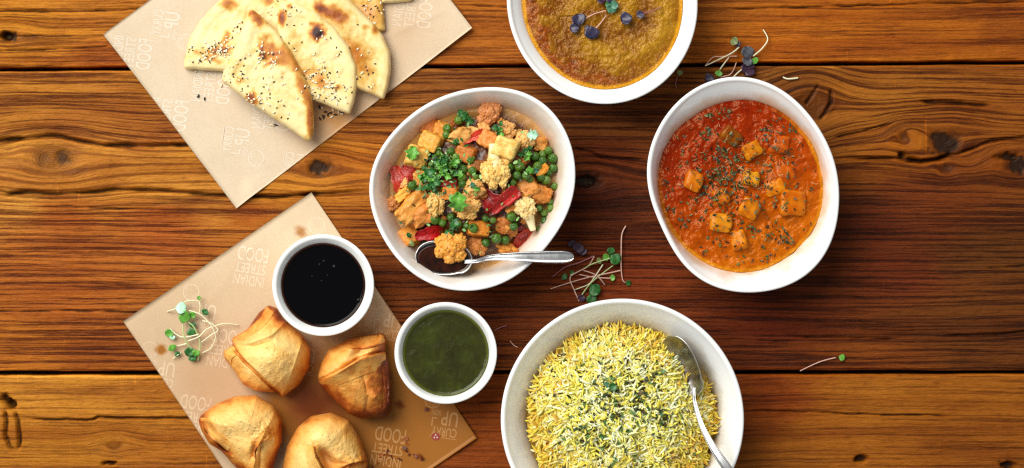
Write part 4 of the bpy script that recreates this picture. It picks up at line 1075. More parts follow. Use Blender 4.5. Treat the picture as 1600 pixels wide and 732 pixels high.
def step_feature(P, line, side_sign, hgt, soft=2.0, fade=60, lip=0.0):
    """raise the ground on one side of a line; returns dz"""
    d, t, s = seg_dist(P, line)
    w = np.clip(np.minimum(t, 1 - t) * 8, 0, 1); soft = soft * 0.65
    sd = d * s * side_sign
    hgt = hgt * 1.7
    return hgt * w * sstep(-soft, soft, sd) * np.exp(-np.clip(sd, 0, None) / fade) + lip * w * np.exp(-((sd - soft) / 2.0) ** 2) - 0.5 * hgt * w * np.exp(-((sd + soft * 1.2) / 2.2) ** 2)

def ridge(P, line, h, w):
    d, t, _ = seg_dist(P, line); return h * np.exp(-d / w) * np.clip(np.minimum(t, 1 - t) * 6, 0, 1) ** 0.5

def bumps(P, L):
    z = 0
    for (x, y, rx, ry, an, h) in L:
        ca, sa = math.cos(math.radians(an)), math.sin(math.radians(an))
        q = ((P[:, 0] - x) * ca + (P[:, 1] - y) * sa) ** 2 / rx ** 2 + (-(P[:, 0] - x) * sa + (P[:, 1] - y) * ca) ** 2 / ry ** 2
        z = z + h * np.exp(-q)
    return z

def samosa(label, outline, zfun, toast_shade, flaps, center=None):
    out = np.array(outline, float); c = out.mean(0)
    root = empty('samosa', W(*c, PT)); tag(root, label, 'samosa', 'fried samosas on kraft paper')
    puff(outline, zfun, toast_shade, center=center, parent=root)
    sm_out = resample(outline, 170)
    for _ in range(2): sm_out = 0.25 * np.roll(sm_out, 1, 0) + 0.5 * sm_out + 0.25 * np.roll(sm_out, -1, 0)
    zf = lambda P: zfun(np.asarray(P, float), seg_dist(P, sm_out, True)[0] * np.array([1.0 if _inside(p, sm_out) else 0.0 for p in P]), sm_out)
    for f in flaps: flap(root, *f[:2], zf, **f[2])
    return root

# 1: beside the black ramekin
s1 = [(420,477),(433,482),(442,498),(472,523),(485,545),(483,575),(468,601),(441,621),(433,614),(401,612),(379,601),(368,583),(350,560),(349,549),(364,540),(362,529),(387,514),(405,488)]
seam1 = [(362, 537), (370, 549), (384, 566), (404, 584), (436, 616)]
def z1(P, d, out):
    z = PT + dome(d, 58, 0.034, 0.60, 0.22)
    z = z + bumps(P, [(432, 556, 34, 28, 20, 0.008), (414, 496, 16, 12, 40, -0.006), (404, 520, 20, 5, -28, -0.0025), (395, 532, 10, 8, 0, 0.002)])
    z = z + ridge(P, [(441, 621), (455, 585), (470, 540), (472, 524)], 0.0035, 6) + ridge(P, [(364, 531), (392, 536), (424, 524), (450, 500)], 0.004, 4) - ridge(P, [(372, 541), (400, 541), (430, 532)], 0.003, 3) + ridge(P, [(352, 556), (374, 590), (402, 611)], 0.002, 4)
    z = z + step_feature(P, seam1, -1, 0.0055, 1.6, 50, 0.001)
    cr = sstep(525, 490, P[:, 1]) * sstep(455, 440, P[:, 0])
    return z + 0.0016 * cr * fbm(P[:, 0] / 6, P[:, 1] / 6, seed=71) + 0.0012 * fbm(P[:, 0] / 26, P[:, 1] / 26, seed=72)
def t1(P, d):
    return np.clip(0.10 + 0.36 * sstep(22, 0, d) + 0.32 * sstep(530, 495, P[:, 1]) + 0.34 * np.exp(-(seg_dist(P, seam1)[0] / 3.0) ** 2) + 0.25 * sstep(450, 490, P[:, 0]) * sstep(520, 610, P[:, 1]), 0, 1)  # browner edges and seam also carry painted shade
samosa('puffed samosa tucked against the black sauce ramekin, lightest of the four', s1, z1, t1, [
    ([(364, 529), (386, 515), (404, 498), (415, 479)], [(374, 536), (393, 524), (414, 508), (430, 488)], dict(name='crimped_edge', lift=0.002, toast=0.42, seed=1)),
    ([(352, 558), (352, 549), (364, 541), (371, 549)], [(362, 571), (362, 562), (370, 556), (377, 560)], dict(name='corner_fold', lift=0.0012, toast=0.30, seed=2))], center=(424, 556))
# 2: beside the green ramekin
s2 = [(496,590),(502,568),(513,547),(543,531),(598,520),(604,527),(602,549),(609,571),(612,609),(612,642),(604,653),(565,655),(543,646),(520,623),(502,605)]
seam2 = [(493, 598), (512, 590), (535, 577), (562, 560), (604, 549)]
def z2(P, d, out):
    z = PT + dome(d, 46, 0.034, 0.55, 0.26)
    z = z + bumps(P, [(534, 562, 24, 15, -30, 0.009), (560, 550, 10, 5, -30, -0.009), (582, 535, 26, 9, -12, -0.004), (588, 618, 10, 8, 0, 0.004), (555, 600, 30, 18, 30, 0.005)])
    z = z + ridge(P, [(603, 551), (607, 590), (609, 640)], 0.004, 3) - ridge(P, [(596, 560), (599, 600), (598, 640)], 0.003, 3) + ridge(P, [(499, 600), (530, 632), (566, 652)], 0.002, 5) - ridge(P, [(566, 580), (575, 620), (570, 648)], 0.0022, 4)
    z = z + step_feature(P, seam2, 1, 0.0050, 1.5, 60, 0.001)
    cr = sstep(572, 596, P[:, 0]) * sstep(580, 610, P[:, 1])
    return z + 0.0020 * cr * fbm(P[:, 0] / 7, P[:, 1] / 7, seed=73) + 0.0012 * fbm(P[:, 0] / 24, P[:, 1] / 24, seed=74)
def t2(P, d):
    below = sstep(-3, 3, seg_dist(P, seam2)[0] * seg_dist(P, seam2)[2])
    return np.clip(0.16 + 0.36 * sstep(22, 0, d) + 0.30 * below + 0.26 * sstep(565, 595, P[:, 0]) + 0.25 * np.exp(-((P[:, 0] - 556) ** 2 + (P[:, 1] - 561) ** 2) / 6 ** 2) - 0.22 * np.exp(-((P[:, 0] - 592) ** 2 + (P[:, 1] - 620) ** 2) / 12 ** 2), 0, 1)
samosa('open topped samosa with a straight folded pocket, beside the chutney ramekin', s2, z2, t2, [
    ([(497, 596), (522, 586), (548, 571), (575, 556), (602, 550)], [(508, 608), (530, 602), (556, 592), (582, 582), (606, 575)], dict(name='pocket_flap', lift=0.0045, toast=0.46, seed=3)),
    ([(545, 544), (562, 546), (580, 543), (602, 536)], [(546, 533), (562, 529), (580, 525), (599, 522)], dict(name='back_flap', lift=0.001, toast=0.52, seed=4))], center=(556, 592))
# 3: lower one nearest the paper edge
s3 = [(310,657),(314,648),(338,631),(368,619),(401,618),(428,635),(441,657),(441,690),(431,716),(424,748),(404,762),(382,745),(360,722),(346,705),(327,694),(314,672)]
seam3 = [(313, 654), (322, 676), (342, 697), (364, 715), (392, 722), (399, 700), (420, 690)]
def z3(P, d, out):
    z = PT + dome(d, 52, 0.036, 0.55, 0.24)
    z = z + bumps(P, [(372, 656, 36, 24, 10, 0.006), (326, 668, 16, 5, 55, -0.007), (398, 706, 5, 12, 12, -0.008), (413, 676, 9, 6, -30, 0.0035), (384, 700, 22, 14, 20, 0.003)])
    z = z + ridge(P, [(311, 656), (345, 648), (385, 660), (414, 676)], 0.0030, 8) + ridge(P, [(414, 676), (402, 700), (396, 730), (392, 750)], 0.005, 4) - ridge(P, [(408, 690), (406, 712), (404, 738)], 0.006, 3.5) + ridge(P, [(414, 676), (432, 640)], 0.002, 6)
    z = z + step_feature(P, seam3[:4], 1, 0.004, 1.6, 40, 0.001)
    cr = np.exp(-((P[:, 0] - 415) ** 2 + (P[:, 1] - 680) ** 2) / 18 ** 2)
    return z + 0.0028 * cr * fbm(P[:, 0] / 4, P[:, 1] / 4, seed=75) + 0.0012 * fbm(P[:, 0] / 25, P[:, 1] / 25, seed=76)
def t3(P, d):
    return np.clip(0.12 + 0.36 * sstep(22, 0, d) + 0.45 * np.exp(-((P[:, 0] - 420) ** 2 + (P[:, 1] - 676) ** 2) / 12 ** 2) + 0.35 * np.exp(-(seg_dist(P, [(316, 655), (328, 676), (352, 702)])[0] / 9) ** 2) + 0.28 * sstep(690, 735, P[:, 1]) + 0.2 * sstep(425, 440, P[:, 0]), 0, 1)
samosa('samosa with a frayed brown top crimp, nearest the paper edge with the plank joint', s3, z3, t3, [
    ([(312, 654), (320, 672), (336, 690), (356, 706)], [(326, 650), (334, 664), (348, 680), (366, 692)], dict(name='side_flap', lift=0.003, toast=0.30, seed=5)),
    ([(399, 718), (399, 704), (408, 694), (424, 682)], [(388, 704), (394, 690), (404, 680), (414, 668)], dict(name='torn_crimp', lift=0.004, toast=0.45, seed=6))], center=(378, 680))
# 4: cut by the bottom edge
s4 = [(441,732),(448,698),(465,668),(487,650),(517,645),(546,657),(565,690),(575,720),(574,752),(556,776),(510,788),(466,780),(446,758)]
seam4 = [(490, 698), (494, 715), (503, 732), (512, 748)]
def z4(P, d, out):
    z = PT + dome(d, 54, 0.037, 0.55, 0.22)
    z = z + bumps(P, [(500, 678, 30, 22, 0, 0.006), (512, 716, 7, 16, -38, -0.010), (545, 728, 26, 5, 8, -0.005), (478, 722, 18, 26, 0, 0.004)])
    z = z + ridge(P, [(489, 696), (500, 720), (516, 750)], 0.004, 4) - ridge(P, [(500, 704), (512, 726), (526, 748)], 0.006, 3.5) + ridge(P, [(489, 696), (470, 690), (450, 706)], 0.002, 7) + ridge(P, [(520, 735), (548, 724), (574, 718)], 0.004, 4)
    z = z + step_feature(P, seam4, 1, 0.005, 1.6, 40, 0.001)
    cr = np.exp(-((P[:, 0] - 560) ** 2 + (P[:, 1] - 722) ** 2) / 20 ** 2)
    return z + 0.0020 * cr * fbm(P[:, 0] / 5, P[:, 1] / 5, seed=77) + 0.0012 * fbm(P[:, 0] / 25, P[:, 1] / 25, seed=78)
def t4(P, d):
    return np.clip(0.20 + 0.36 * sstep(22, 0, d) + 0.34 * np.exp(-(seg_dist(P, [(492, 700), (505, 726), (516, 745)])[0] / 8) ** 2) + 0.34 * sstep(705, 740, P[:, 1]) * sstep(505, 540, P[:, 0]) - 0.06 * sstep(560, 500, P[:, 0]), 0, 1)
samosa('rounded yellowish samosa cut off by the bottom edge', s4, z4, t4, [
    ([(489, 697), (495, 715), (505, 734), (516, 752)], [(474, 706), (480, 724), (490, 742), (502, 758)], dict(name='front_flap', lift=0.0045, toast=0.26, seed=7)),
    ([(528, 734), (544, 727), (560, 724), (574, 722)], [(532, 752), (548, 746), (562, 742), (572, 740)], dict(name='crimped_edge', lift=0.002, toast=0.55, seed=8))], center=(508, 716))
# pastry crumbs on the paper
r = np.random.default_rng(15)
cb = [(596, 712), (606, 706), (612, 714), (600, 720), (590, 724), (636, 706), (632, 700), (640, 711), (652, 714), (658, 717), (648, 712), (634, 686), (637, 693), (666, 640), (604, 728), (624, 718), (582, 730)]
cb = np.array(cb, float); z = z_paper_b(cb) + 0.0004
V, F, c2 = flakes_mesh(Wn(cb, z), r.uniform(0.0016, 0.0042, len(cb)), pick([(110, 50, 20), (150, 80, 32), (84, 34, 14)], len(cb), r), 0.4, 1.3, 3)
o = put('pastry_crumbs', V, F, HERB, attrs={'tint': ('FLOAT_COLOR', c2)}); tag(o, 'brown fried pastry crumbs on the oily paper corner', 'crumbs', None, 'stuff')

# ------------------------------------------------------------------ paneer curry
def z_pan(P):
    th = np.arctan2(P[:, 1] - 290, P[:, 0] - 1160); d = np.hypot(P[:, 0] - 1160, P[:, 1] - 290) / pan_F(th)
    z = 0.0365 + 0.0018 * fbm(P[:, 0] / 20, P[:, 1] / 20, seed=81) + 0.0005 * fbm(P[:, 0] / 6, P[:, 1] / 6, seed=82, oct=2)
    for (x, y, w, h, a, hh, c) in PANEER:
        z = z + 0.0022 * np.exp(-(((P[:, 0] - x) / (w * 0.75)) ** 2 + ((P[:, 1] - y) / (h * 0.75)) ** 2) ** 1.5)
    return z * 1.0 - 0.0004 * sstep(0.95, 1.0, d)
def ZP(zx, zy): return (1000 + zx / 2.033, 110 + zy / 2.033)
PANEER = []
for (zx, zy, w, h, a, hh, c) in [(252, 483, 72, 64, 2, 5.0, (224, 158, 72)), (312, 540, 56, 62, -8, 4.5, (226, 150, 50)), (347, 442, 62, 72, 20, 5.5, (222, 146, 52)), (485, 425, 80, 74, 4, 4.5, (216, 132, 40)),
        (428, 376, 62, 50, -15, 4.0, (226, 150, 48)), (168, 350, 58, 66, 18, 4.5, (214, 134, 46)), (352, 345, 56, 46, 12, 5.0, (226, 176, 96)), (288, 212, 66, 58, 30, 5.0, (150, 90, 34)), (358, 255, 60, 46, -28, 4.0, (214, 146, 52)),
        (440, 240, 62, 56, 10, 2.6, (196, 96, 26)), (455, 325, 66, 54, 5, 2.6, (200, 104, 26)), (254, 405, 58, 50, -12, 3.4, (210, 130, 48))]:
    x, y = ZP(zx, zy); PANEER.append((x, y, w / 2.033 * 1.04, h / 2.033 * 1.04, a, hh, (c[0] * 0.97, c[1] * 0.90, c[2] * 0.35)))
t = NT('paneer_gravy'); px = t.attr('px', 'Vector')
n1 = t.noise(px, 6, 3, 0.5, 0.6); n2 = t.noise(px, 34, 3, 0.6); n3 = t.noise(px, 1.7, 3)
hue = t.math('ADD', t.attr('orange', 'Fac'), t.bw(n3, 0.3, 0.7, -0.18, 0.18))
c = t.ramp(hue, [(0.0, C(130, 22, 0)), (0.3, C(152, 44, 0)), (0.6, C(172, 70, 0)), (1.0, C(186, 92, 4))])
c = t.mix(t.bw(n1, 0.42, 0.66, 0, 0.55), c, t.mix(1.0, c, (0.62, 0.46, 0.4, 1), 'MULTIPLY'))
c = t.mix(t.bw(n2, 0.60, 0.75, 0, 0.15), c, C(208, 112, 16))
c = t.mix(t.attr('rimoil', 'Fac'), c, C(204, 128, 20))
t.set(Base_Color=c, Roughness=0.10); t.bsdf.inputs['Specular IOR Level'].default_value = 0.30; t.bsdf.inputs['Specular Tint'].default_value = (1, 0.72, 0.35, 1)
t.bump(t.math('ADD', n1, t.math('MULTIPLY', n2, 0.22)), 0.8, 0.0022)
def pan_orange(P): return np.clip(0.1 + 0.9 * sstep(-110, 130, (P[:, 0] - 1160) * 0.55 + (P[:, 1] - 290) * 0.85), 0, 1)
def pan_rim(P):
    th = np.arctan2(P[:, 1] - 290, P[:, 0] - 1160); d = np.hypot(P[:, 0] - 1160, P[:, 1] - 290) / pan_F(th)
    return sstep(0.955, 0.985, d + 0.015 * fbm(P[:, 0] / 8, P[:, 1] / 8, seed=83)) * sstep(-0.8, 0.2, np.sin(th) * 0.8 + np.cos(th) * 0.5) * 0.8
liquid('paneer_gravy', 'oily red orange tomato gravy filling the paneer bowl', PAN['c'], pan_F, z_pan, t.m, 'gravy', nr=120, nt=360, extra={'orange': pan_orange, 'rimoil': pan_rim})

def chunk_mesh(name, seed, rnd=0.28, amp=0.05, freq=2.2, n=9):
    """rounded, slightly lumpy cube, unit size"""
    u = np.linspace(-1, 1, n); A, B = np.meshgrid(u, u, indexing='ij'); VV = []; FF = []
    for ax in range(3):
        for s in (-1, 1):
            p = np.zeros((n, n, 3)); p[..., ax] = s; p[..., (ax + 1) % 3] = A; p[..., (ax + 2) % 3] = B
            f = grid_faces(n, n); f = f if s < 0 else f[:, ::-1]
            FF.append(f + len(VV) * n * n); VV.append(p.reshape(-1, 3))
    V = np.vstack(VV); F = np.vstack(FF)
    inner = np.clip(V, -(1 - rnd), 1 - rnd); d = V - inner; L = np.linalg.norm(d, axis=1)[:, None]
    V = inner + np.where(L > 1e-6, d / np.maximum(L, 1e-6) * rnd, 0)
    V = V * (1 + amp * fbm(V[:, 0] * freq + 11, V[:, 1] * freq + 7, V[:, 2] * freq + 3, seed=seed, oct=3))[:, None]
    # shear a little so no two look milled
    rr = np.random.default_rng(seed); V = V @ (np.eye(3) + rr.normal(0, 0.07, (3, 3)))
    # weld
    key = np.round(V, 5); _, idx, inv = np.unique(key, axis=0, return_index=True, return_inverse=True)
    V = V[idx] * 0.5; F = inv.reshape(-1)[F]
    return mesh_np(name, V, F)

def objcol_mat(name, rough=0.4, spec=0.45, dark=(0.62, 0.46, 0.30), nscale=260, bump=0.4, lite=None, sss=0.0):
    t = NT(name); oi = t.node('ShaderNodeObjectInfo'); col = oi.outputs['Color']; co = t.geo()
    n = t.noise(co, nscale, 4, 0.6); 
    ge = t.node('ShaderNodeNewGeometry')
    c = t.mix(t.bw(n, 0.36, 0.64), t.mix(1.0, col, (*dark, 1), 'MULTIPLY'), col)
    if lite: c = t.mix(t.bw(t.noise(co, nscale * 3, 3), 0.58, 0.75, 0, 0.5), c, lite)
    t.set(Base_Color=c, Roughness=rough); t.bsdf.inputs['Specular IOR Level'].default_value = spec
    t.bump(n, bump, 0.0012)
    if sss:
        t.bsdf.inputs['Subsurface Weight'].default_value = sss; t.bsdf.inputs['Subsurface Radius'].default_value = (0.004, 0.002, 0.001); t.bsdf.inputs['Subsurface Scale'].default_value = 1.0
    return t.m
# unit meshes are scaled per piece, so their noise uses generated space of the unit mesh
COATED = objcol_mat('sauce_coated_cheese', 0.20, 0.3, (0.70, 0.42, 0.10), 2.2, 0.8)
COATED.node_tree.nodes['Principled BSDF'].inputs['Specular Tint'].default_value = (1, 0.8, 0.5, 1)
CUBES = []
for k in range(5):
    me = chunk_mesh('paneer_cube', 400 + k, 0.42, 0.20, 1.7); me.materials.append(COATED); CUBES.append(me)
def place(name, me, px, py, z, dims, rot, col=None, label=None, cat=None, group=None, parent=None):
    o = bpy.data.objects.new(name, me); COL.objects.link(o)
    o.location = W(px, py, z); o.scale = dims; o.rotation_euler = rot
    if col is not None: c = lin(col); o.color = (float(c[0]), float(c[1]), float(c[2]), 1)
    if label: tag(o, label, cat, group)
    return o
PL = ['square paneer cube lowest left of the curry, pale top', 'paneer cube nearest the bottom of the orange curry', 'rounded paneer cube in the middle of the lower curry', 'large square paneer cube towards the table-side right rim of the curry',
      'flat paneer piece touching the large square one', 'paneer cube alone near the left rim of the curry', 'pale glistening paneer piece at the centre of the curry', 'dark brown paneer lump highest in the curry',
      'slanted paneer piece just below the dark brown lump', 'paneer hump sunk under gravy towards the upper right rim', 'paneer hump sunk under gravy beside the flat piece', 'paneer cube half buried in the herb sprinkle']
for k, (x, y, w, h, a, hh, c) in enumerate(PANEER):
    dz = max(w, h) * S * 0.8
    place('paneer_cube', CUBES[k % 5], x, y, 0.0365 + 0.0012 + hh * 0.001 - dz / 2, (w * S * 0.97, h * S * 0.97, dz), (random.uniform(-.12, .12), random.uniform(-.12, .12), math.radians(-a)), c, PL[k], 'paneer', 'paneer cubes in the orange curry')

def in_bowl(q, c, Rf, m=0.97):
    th = np.arctan2(q[:, 1] - c[1], q[:, 0] - c[0]); return np.hypot(q[:, 0] - c[0], q[:, 1] - c[1]) < Rf(th) * m
def pan_top(q):
    z = z_pan(q)
    for (x, y, w, h, a, hh, c) in PANEER:
        ca, sa = math.cos(math.radians(a)), math.sin(math.radians(a))
        u = np.abs((q[:, 0] - x) * ca + (q[:, 1] - y) * sa) / (w * 0.5); v = np.abs(-(q[:, 0] - x) * sa + (q[:, 1] - y) * ca) / (h * 0.5)
        z = np.where((u < 0.95) & (v < 0.95), np.maximum(z, 0.0383 + hh * 0.001), z)
    return z
r = np.random.default_rng(23)
q = [np.c_[r.normal(ZP(265, 0)[0], 20, 240), r.normal(ZP(0, 325)[1], 26, 240)], np.c_[r.normal(ZP(330, 0)[0], 50, 260), r.normal(ZP(0, 370)[1], 50, 260)], np.c_[r.uniform(1030, 1285, 230), r.uniform(160, 425, 230)]]
for (zx, zy, n_, s_) in ((460, 530, 26, 9), (405, 525, 12, 5), (360, 510, 12, 5), (140, 480, 20, 7), (215, 140, 16, 5), (265, 130, 12, 6), (490, 185, 10, 4), (510, 198, 8, 3), (208, 200, 12, 5), (212, 575, 8, 4), (400, 605, 14, 8), (85, 365, 10, 5), (480, 270, 14, 7), (400, 190, 10, 5), (435, 135, 8, 3), (330, 620, 12, 10), (75, 440, 10, 6)):
    x, y = ZP(zx, zy); q.append(np.c_[r.normal(x, s_, n_), r.normal(y, s_, n_)])
q = np.vstack(q); q = q[in_bowl(q, PAN['c'], pan_F, 0.96)]
V, F, c2 = flakes_mesh(Wn(q, pan_top(q) + 0.0008), r.uniform(0.0011, 0.0032, len(q)), pick([(64, 66, 24), (48, 46, 20), (92, 96, 44), (36, 52, 26), (70, 44, 22), (110, 100, 60)], len(q), r), 0.7, 2.0, 24)
o = put('chopped_herbs', V, F, HERB, attrs={'tint': ('FLOAT_COLOR', c2)}); tag(o, 'chopped green herbs sprinkled over the orange paneer curry', 'herbs', None, 'stuff')
q = np.vstack([np.c_[r.normal(1145, 34, 44), r.normal(280, 36, 44)], np.c_[r.uniform(1040, 1275, 16), r.uniform(170, 415, 16)]]); q = q[in_bowl(q, PAN['c'], pan_F, 0.95)]
a = r.uniform(0, 6.283, len(q))
V, F, c2 = grains_mesh(Wn(q, pan_top(q) + 0.0010), np.c_[np.cos(a), np.sin(a), r.normal(0, 0.25, len(q))], r.uniform(0.002, 0.0060, len(q)), np.full(len(q), 0.00024), pick([(206, 186, 130), (176, 140, 84), (150, 150, 90)], len(q), r), 5)
o = put('herb_stalks', V, F, SEED, attrs={'tint': ('FLOAT_COLOR', c2)}); tag(o, 'thin pale herb stalks scattered on the orange paneer curry', 'herbs', None, 'stuff')

# ------------------------------------------------------------------ cauliflower, pea and pepper curry
def VZ(zx, zy): return (560 + zx / 2.091, 120 + zy / 2.091)
def z_veg(P):
    th = np.arctan2(P[:, 1] - 296, P[:, 0] - 738); d = np.hypot(P[:, 0] - 738, P[:, 1] - 296) / veg_F(th)
    x, y = P[:, 0] - 736, P[:, 1] - 288
    heap = np.clip(1 - (np.hypot(x / 122, y / 112)) ** 2, 0, 1)
    return 0.0290 + 0.0150 * heap ** 0.7 + 0.0025 * fbm(P[:, 0] / 14, P[:, 1] / 14, seed=85) * sstep(0, 0.3, heap)
t = NT('oily_masala'); px = t.attr('px', 'Vector'); n1 = t.noise(px, 7, 5, 0.65, 0.5)
c = t.ramp(n1, [(0.3, C(48, 22, 8)), (0.5, C(92, 48, 16)), (0.7, C(150, 96, 38))])
c = t.mix(t.bw(t.attr('edge', 'Fac'), 0.84, 0.97), c, C(204, 152, 80))
t.set(Base_Color=c, Roughness=0.25); t.bump(n1, 0.5, 0.002)
liquid('masala_sauce', 'oily brown masala sauce under the cauliflower and peas', VEG['c'], lambda t_: veg_F(t_) * 1.03, z_veg, t.m, nr=60, nt=200)

def blob_union(cs, sub=2, amp=0.16, freq=5, seed=0):
    """floret head: many small bumpy balls joined in one mesh"""
    import bmesh
    bm = bmesh.new(); bmesh.ops.create_icosphere(bm, subdivisions=sub, radius=1.0)
    bv = np.array([v.co[:] for v in bm.verts]); bf = np.array([[v.index for v in f.verts] for f in bm.faces]); bm.free()
    VV, FF = [], []
    for i, (x, y, z, r_) in enumerate(cs):
        d = 1 + amp * fbm(bv[:, 0] * freq + i * 3.3, bv[:, 1] * freq, bv[:, 2] * freq, seed=seed + i, oct=2)
        FF.append(bf + len(VV) * len(bv)); VV.append(bv * d[:, None] * r_ + [x, y, z])
    return np.vstack(VV), np.vstack(FF)
FLORET = objcol_mat('cauliflower_curd', 0.42, 0.3, (0.86, 0.66, 0.38), 5.0, 0.8, C(240, 214, 160), 0.0)
STALK = objcol_mat('cauliflower_stalk', 0.4, 0.4, (0.84, 0.72, 0.5), 2.0, 0.3)
CHUNK = objcol_mat('spiced_vegetable', 0.36, 0.3, (0.82, 0.58, 0.30), 4.5, 0.9, C(236, 190, 116))
def floret_head(seed):
    """a few big lobes, each studded with small curds"""
    r = np.random.default_rng(seed); lobes = [(0, 0, 0.05, 0.30)]
    for k in range(7):
        th = k * 0.9 + r.uniform(-0.3, 0.3); rr = r.uniform(0.24, 0.36)
        lobes.append((rr * math.cos(th), rr * math.sin(th), r.uniform(-0.04, 0.10), r.uniform(0.15, 0.24)))
    small = []
    for (x, y, z, q) in lobes:
        for k in range(26):
            d = r.normal(0, 1, 3); d[2] = abs(d[2]) * 0.9 + 0.05; d /= np.linalg.norm(d)
            small.append((x + d[0] * q * 0.93, y + d[1] * q * 0.93, z + d[2] * q * 0.93, q * r.uniform(0.15, 0.30)))
    V1, F1 = blob_union(lobes, 2, 0.12, 3, seed); V2, F2 = blob_union(small, 1, 0.15, 3, seed + 50)
    return np.vstack([V1, V2]), np.vstack([F1, F2 + len(V1)])
HEADS = []
for k in range(4):
    V, F = floret_head(500 + k); me = mesh_np('head', V, F); me.materials.append(FLORET); HEADS.append(me)
def stalk_mesh():
    P = np.array([(0, 0, 0), (0.25, 0.02, 0), (0.5, 0, 0), (0.78, -0.02, 0.0)]); P = catmull(P, 10)
    V, F = tube(P, np.linspace(0.30, 0.13, 10), 10); V[:, 2] += 0.03 * np.sin(V[:, 0] * 9)
    me = mesh_np('stalk', V, F); me.materials.append(STALK); return me
STALKM = stalk_mesh()
LUMPS = []
for k in range(5):
    me = chunk_mesh('lump', 520 + k, 0.46, 0.34, 2.3, 14); me.materials.append(CHUNK); LUMPS.append(me)
VCUBE = []
for k in range(4):
    me = chunk_mesh('diced', 540 + k, 0.26, 0.13, 2.2, 12); me.materials.append(CHUNK); VCUBE.append(me)
GV = 'vegetables in the cauliflower and pea curry'
def vz(x, y): return float(z_veg(np.array([[x, y]]))[0])
def floret(label, zx, zy, size, ang, stalk, col, lift=0.0, scol=(236, 214, 160), sq=0.85, tilt=0.0):
    x, y = VZ(zx, zy); s = size / 2.091 * S; z = vz(x, y) + lift * 0.001
    root = empty('cauliflower_floret', W(x, y, z)); tag(root, label, 'cauliflower', GV)
    root.rotation_euler = (0, 0, math.radians(ang))
    h = bpy.data.objects.new('head', random.choice(HEADS)); COL.objects.link(h); h.parent = root
    h.scale = (s * 1.05, s * 1.05 * sq, s * 0.9); h.rotation_euler = (0, tilt, random.uniform(0, 6.28) if not stalk else 0)
    h.location = (0, 0, s * 0.12)
    c = lin((col[0], min(255, col[1] * 1.04), min(255, col[2] * 1.12))); h.color = (*map(float, c), 1)
    if stalk:
        k = bpy.data.objects.new('stalk', STALKM); COL.objects.link(k); k.parent = root
        k.scale = (s * stalk, s * 0.9, s * 0.8); k.location = (s * 0.1, 0, s * 0.12); k.rotation_euler = (0, 0.12, 0)
        c = lin(scol); k.color = (*map(float, c), 1)
    return root
OR, OB, CR, BR = (222, 150, 70), (204, 118, 48), (238, 206, 140), (176, 92, 40)
floret('rust brown cauliflower floret highest in the pea curry, against the rim', 425, 118, 84, 60, 0, (206, 134, 78), 3)
floret('cream cauliflower floret standing on its head with white stalk, mid heap', 450, 318, 104, 97, 1.05, (240, 196, 110), 4, (240, 222, 170), 0.8)
floret('small pale cauliflower floret with tapered stalk pointing to the spoon handle', 545, 428, 78, -70, 1.15, (240, 208, 140), 4, (242, 228, 184), 0.9)
floret('large golden cauliflower floret lying in the spoon', 300, 562, 108, 20, 0, (230, 158, 62), 9, sq=0.95)
floret('golden cauliflower floret with a green herb strip laid across it', 350, 430, 92, 0, 0, (234, 178, 96), 3)
floret('crumbly cauliflower floret speckled with chopped herbs', 252, 415, 84, 10, 0, (232, 186, 104), 3, sq=0.62)
floret('cauliflower floret beside the red pepper in the heap middle', 376, 368, 78, 30, 0, (232, 172, 96), 2)
floret('cream cauliflower floret under a round mint leaf', 542, 208, 66, -20, 0, (232, 186, 112), 2)
floret('cauliflower floret next to the coriander tuft under the rust brown one', 484, 178, 68, 40, 0, (226, 170, 98), 2)
floret('burnt orange cauliflower floret behind the spoon neck', 482, 562, 72, 0, 0, (222, 146, 58), 2, sq=0.62)
floret('brown cauliflower floret just above the spoon', 386, 556, 66, 70, 0, (206, 130, 62), 1)
floret('small tan floret at the rim nearest the paper with flatbreads', 115, 412, 58, 20, 0, (206, 136, 72), 2)
def lump(kind, label, zx, zy, w, h, ang, col, lift=1.0, thick=0.8, tilt=0.25, name='potato_chunk', cat='potato'):
    x, y = VZ(zx, zy); z = vz(x, y) + lift * 0.001
    me = random.choice(kind)
    return place(name, me, x, y, z, (w / 2.091 * S, h / 2.091 * S, min(w, h) / 2.091 * S * thick), (random.uniform(-tilt, tilt), random.uniform(-tilt, tilt), math.radians(-ang)), (col[0], col[1] * 1.02, col[2] * 0.88), label, cat, GV)
lump(LUMPS, 'large tan wedge of potato near the rim beside the chutney', 176, 425, 112, 76, -50, (228, 160, 88), 4)
lump(LUMPS, 'smooth peach lump of potato leaning on the large tan wedge', 205, 455, 74, 62, -30, (222, 146, 84), 4)
lump(LUMPS, 'pale oval potato piece with green slice, near the upper rim', 192, 262, 68, 86, 15, (236, 188, 112), 4)
lump(LUMPS, 'orange potato sliver by the upper rim, under the pea pair', 240, 168, 64, 36, -35, OB, 1)
lump(LUMPS, 'peach potato piece between the pea pair and the orange pepper', 335, 196, 66, 52, -40, (228, 170, 110), 2)
lump(LUMPS, 'tan potato piece beneath the highest pea', 275, 178, 54, 58, 20, OR, 1)
lump(LUMPS, 'salmon potato piece at the end of the bright red strip', 425, 208, 62, 56, 35, (230, 146, 84), 3)
lump(LUMPS, 'brown potato piece facing the paneer bowl', 598, 384, 62, 66, 20, (212, 136, 72), 1)
lump(LUMPS, 'orange brown potato piece beside the brown one facing the paneer bowl', 552, 362, 62, 56, -30, (220, 146, 76), 2)
lump(LUMPS, 'dark potato piece sunk behind the pale floret stalk', 525, 258, 56, 46, 0, (150, 90, 50), 0)
lump(LUMPS, 'yellow potato tip at the rim beside the tan wedge', 147, 384, 52, 40, -40, (236, 184, 92), 3)
lump(LUMPS, 'tan potato piece under the herb tuft on the left slope', 222, 335, 74, 60, 10, (214, 160, 96), 1)
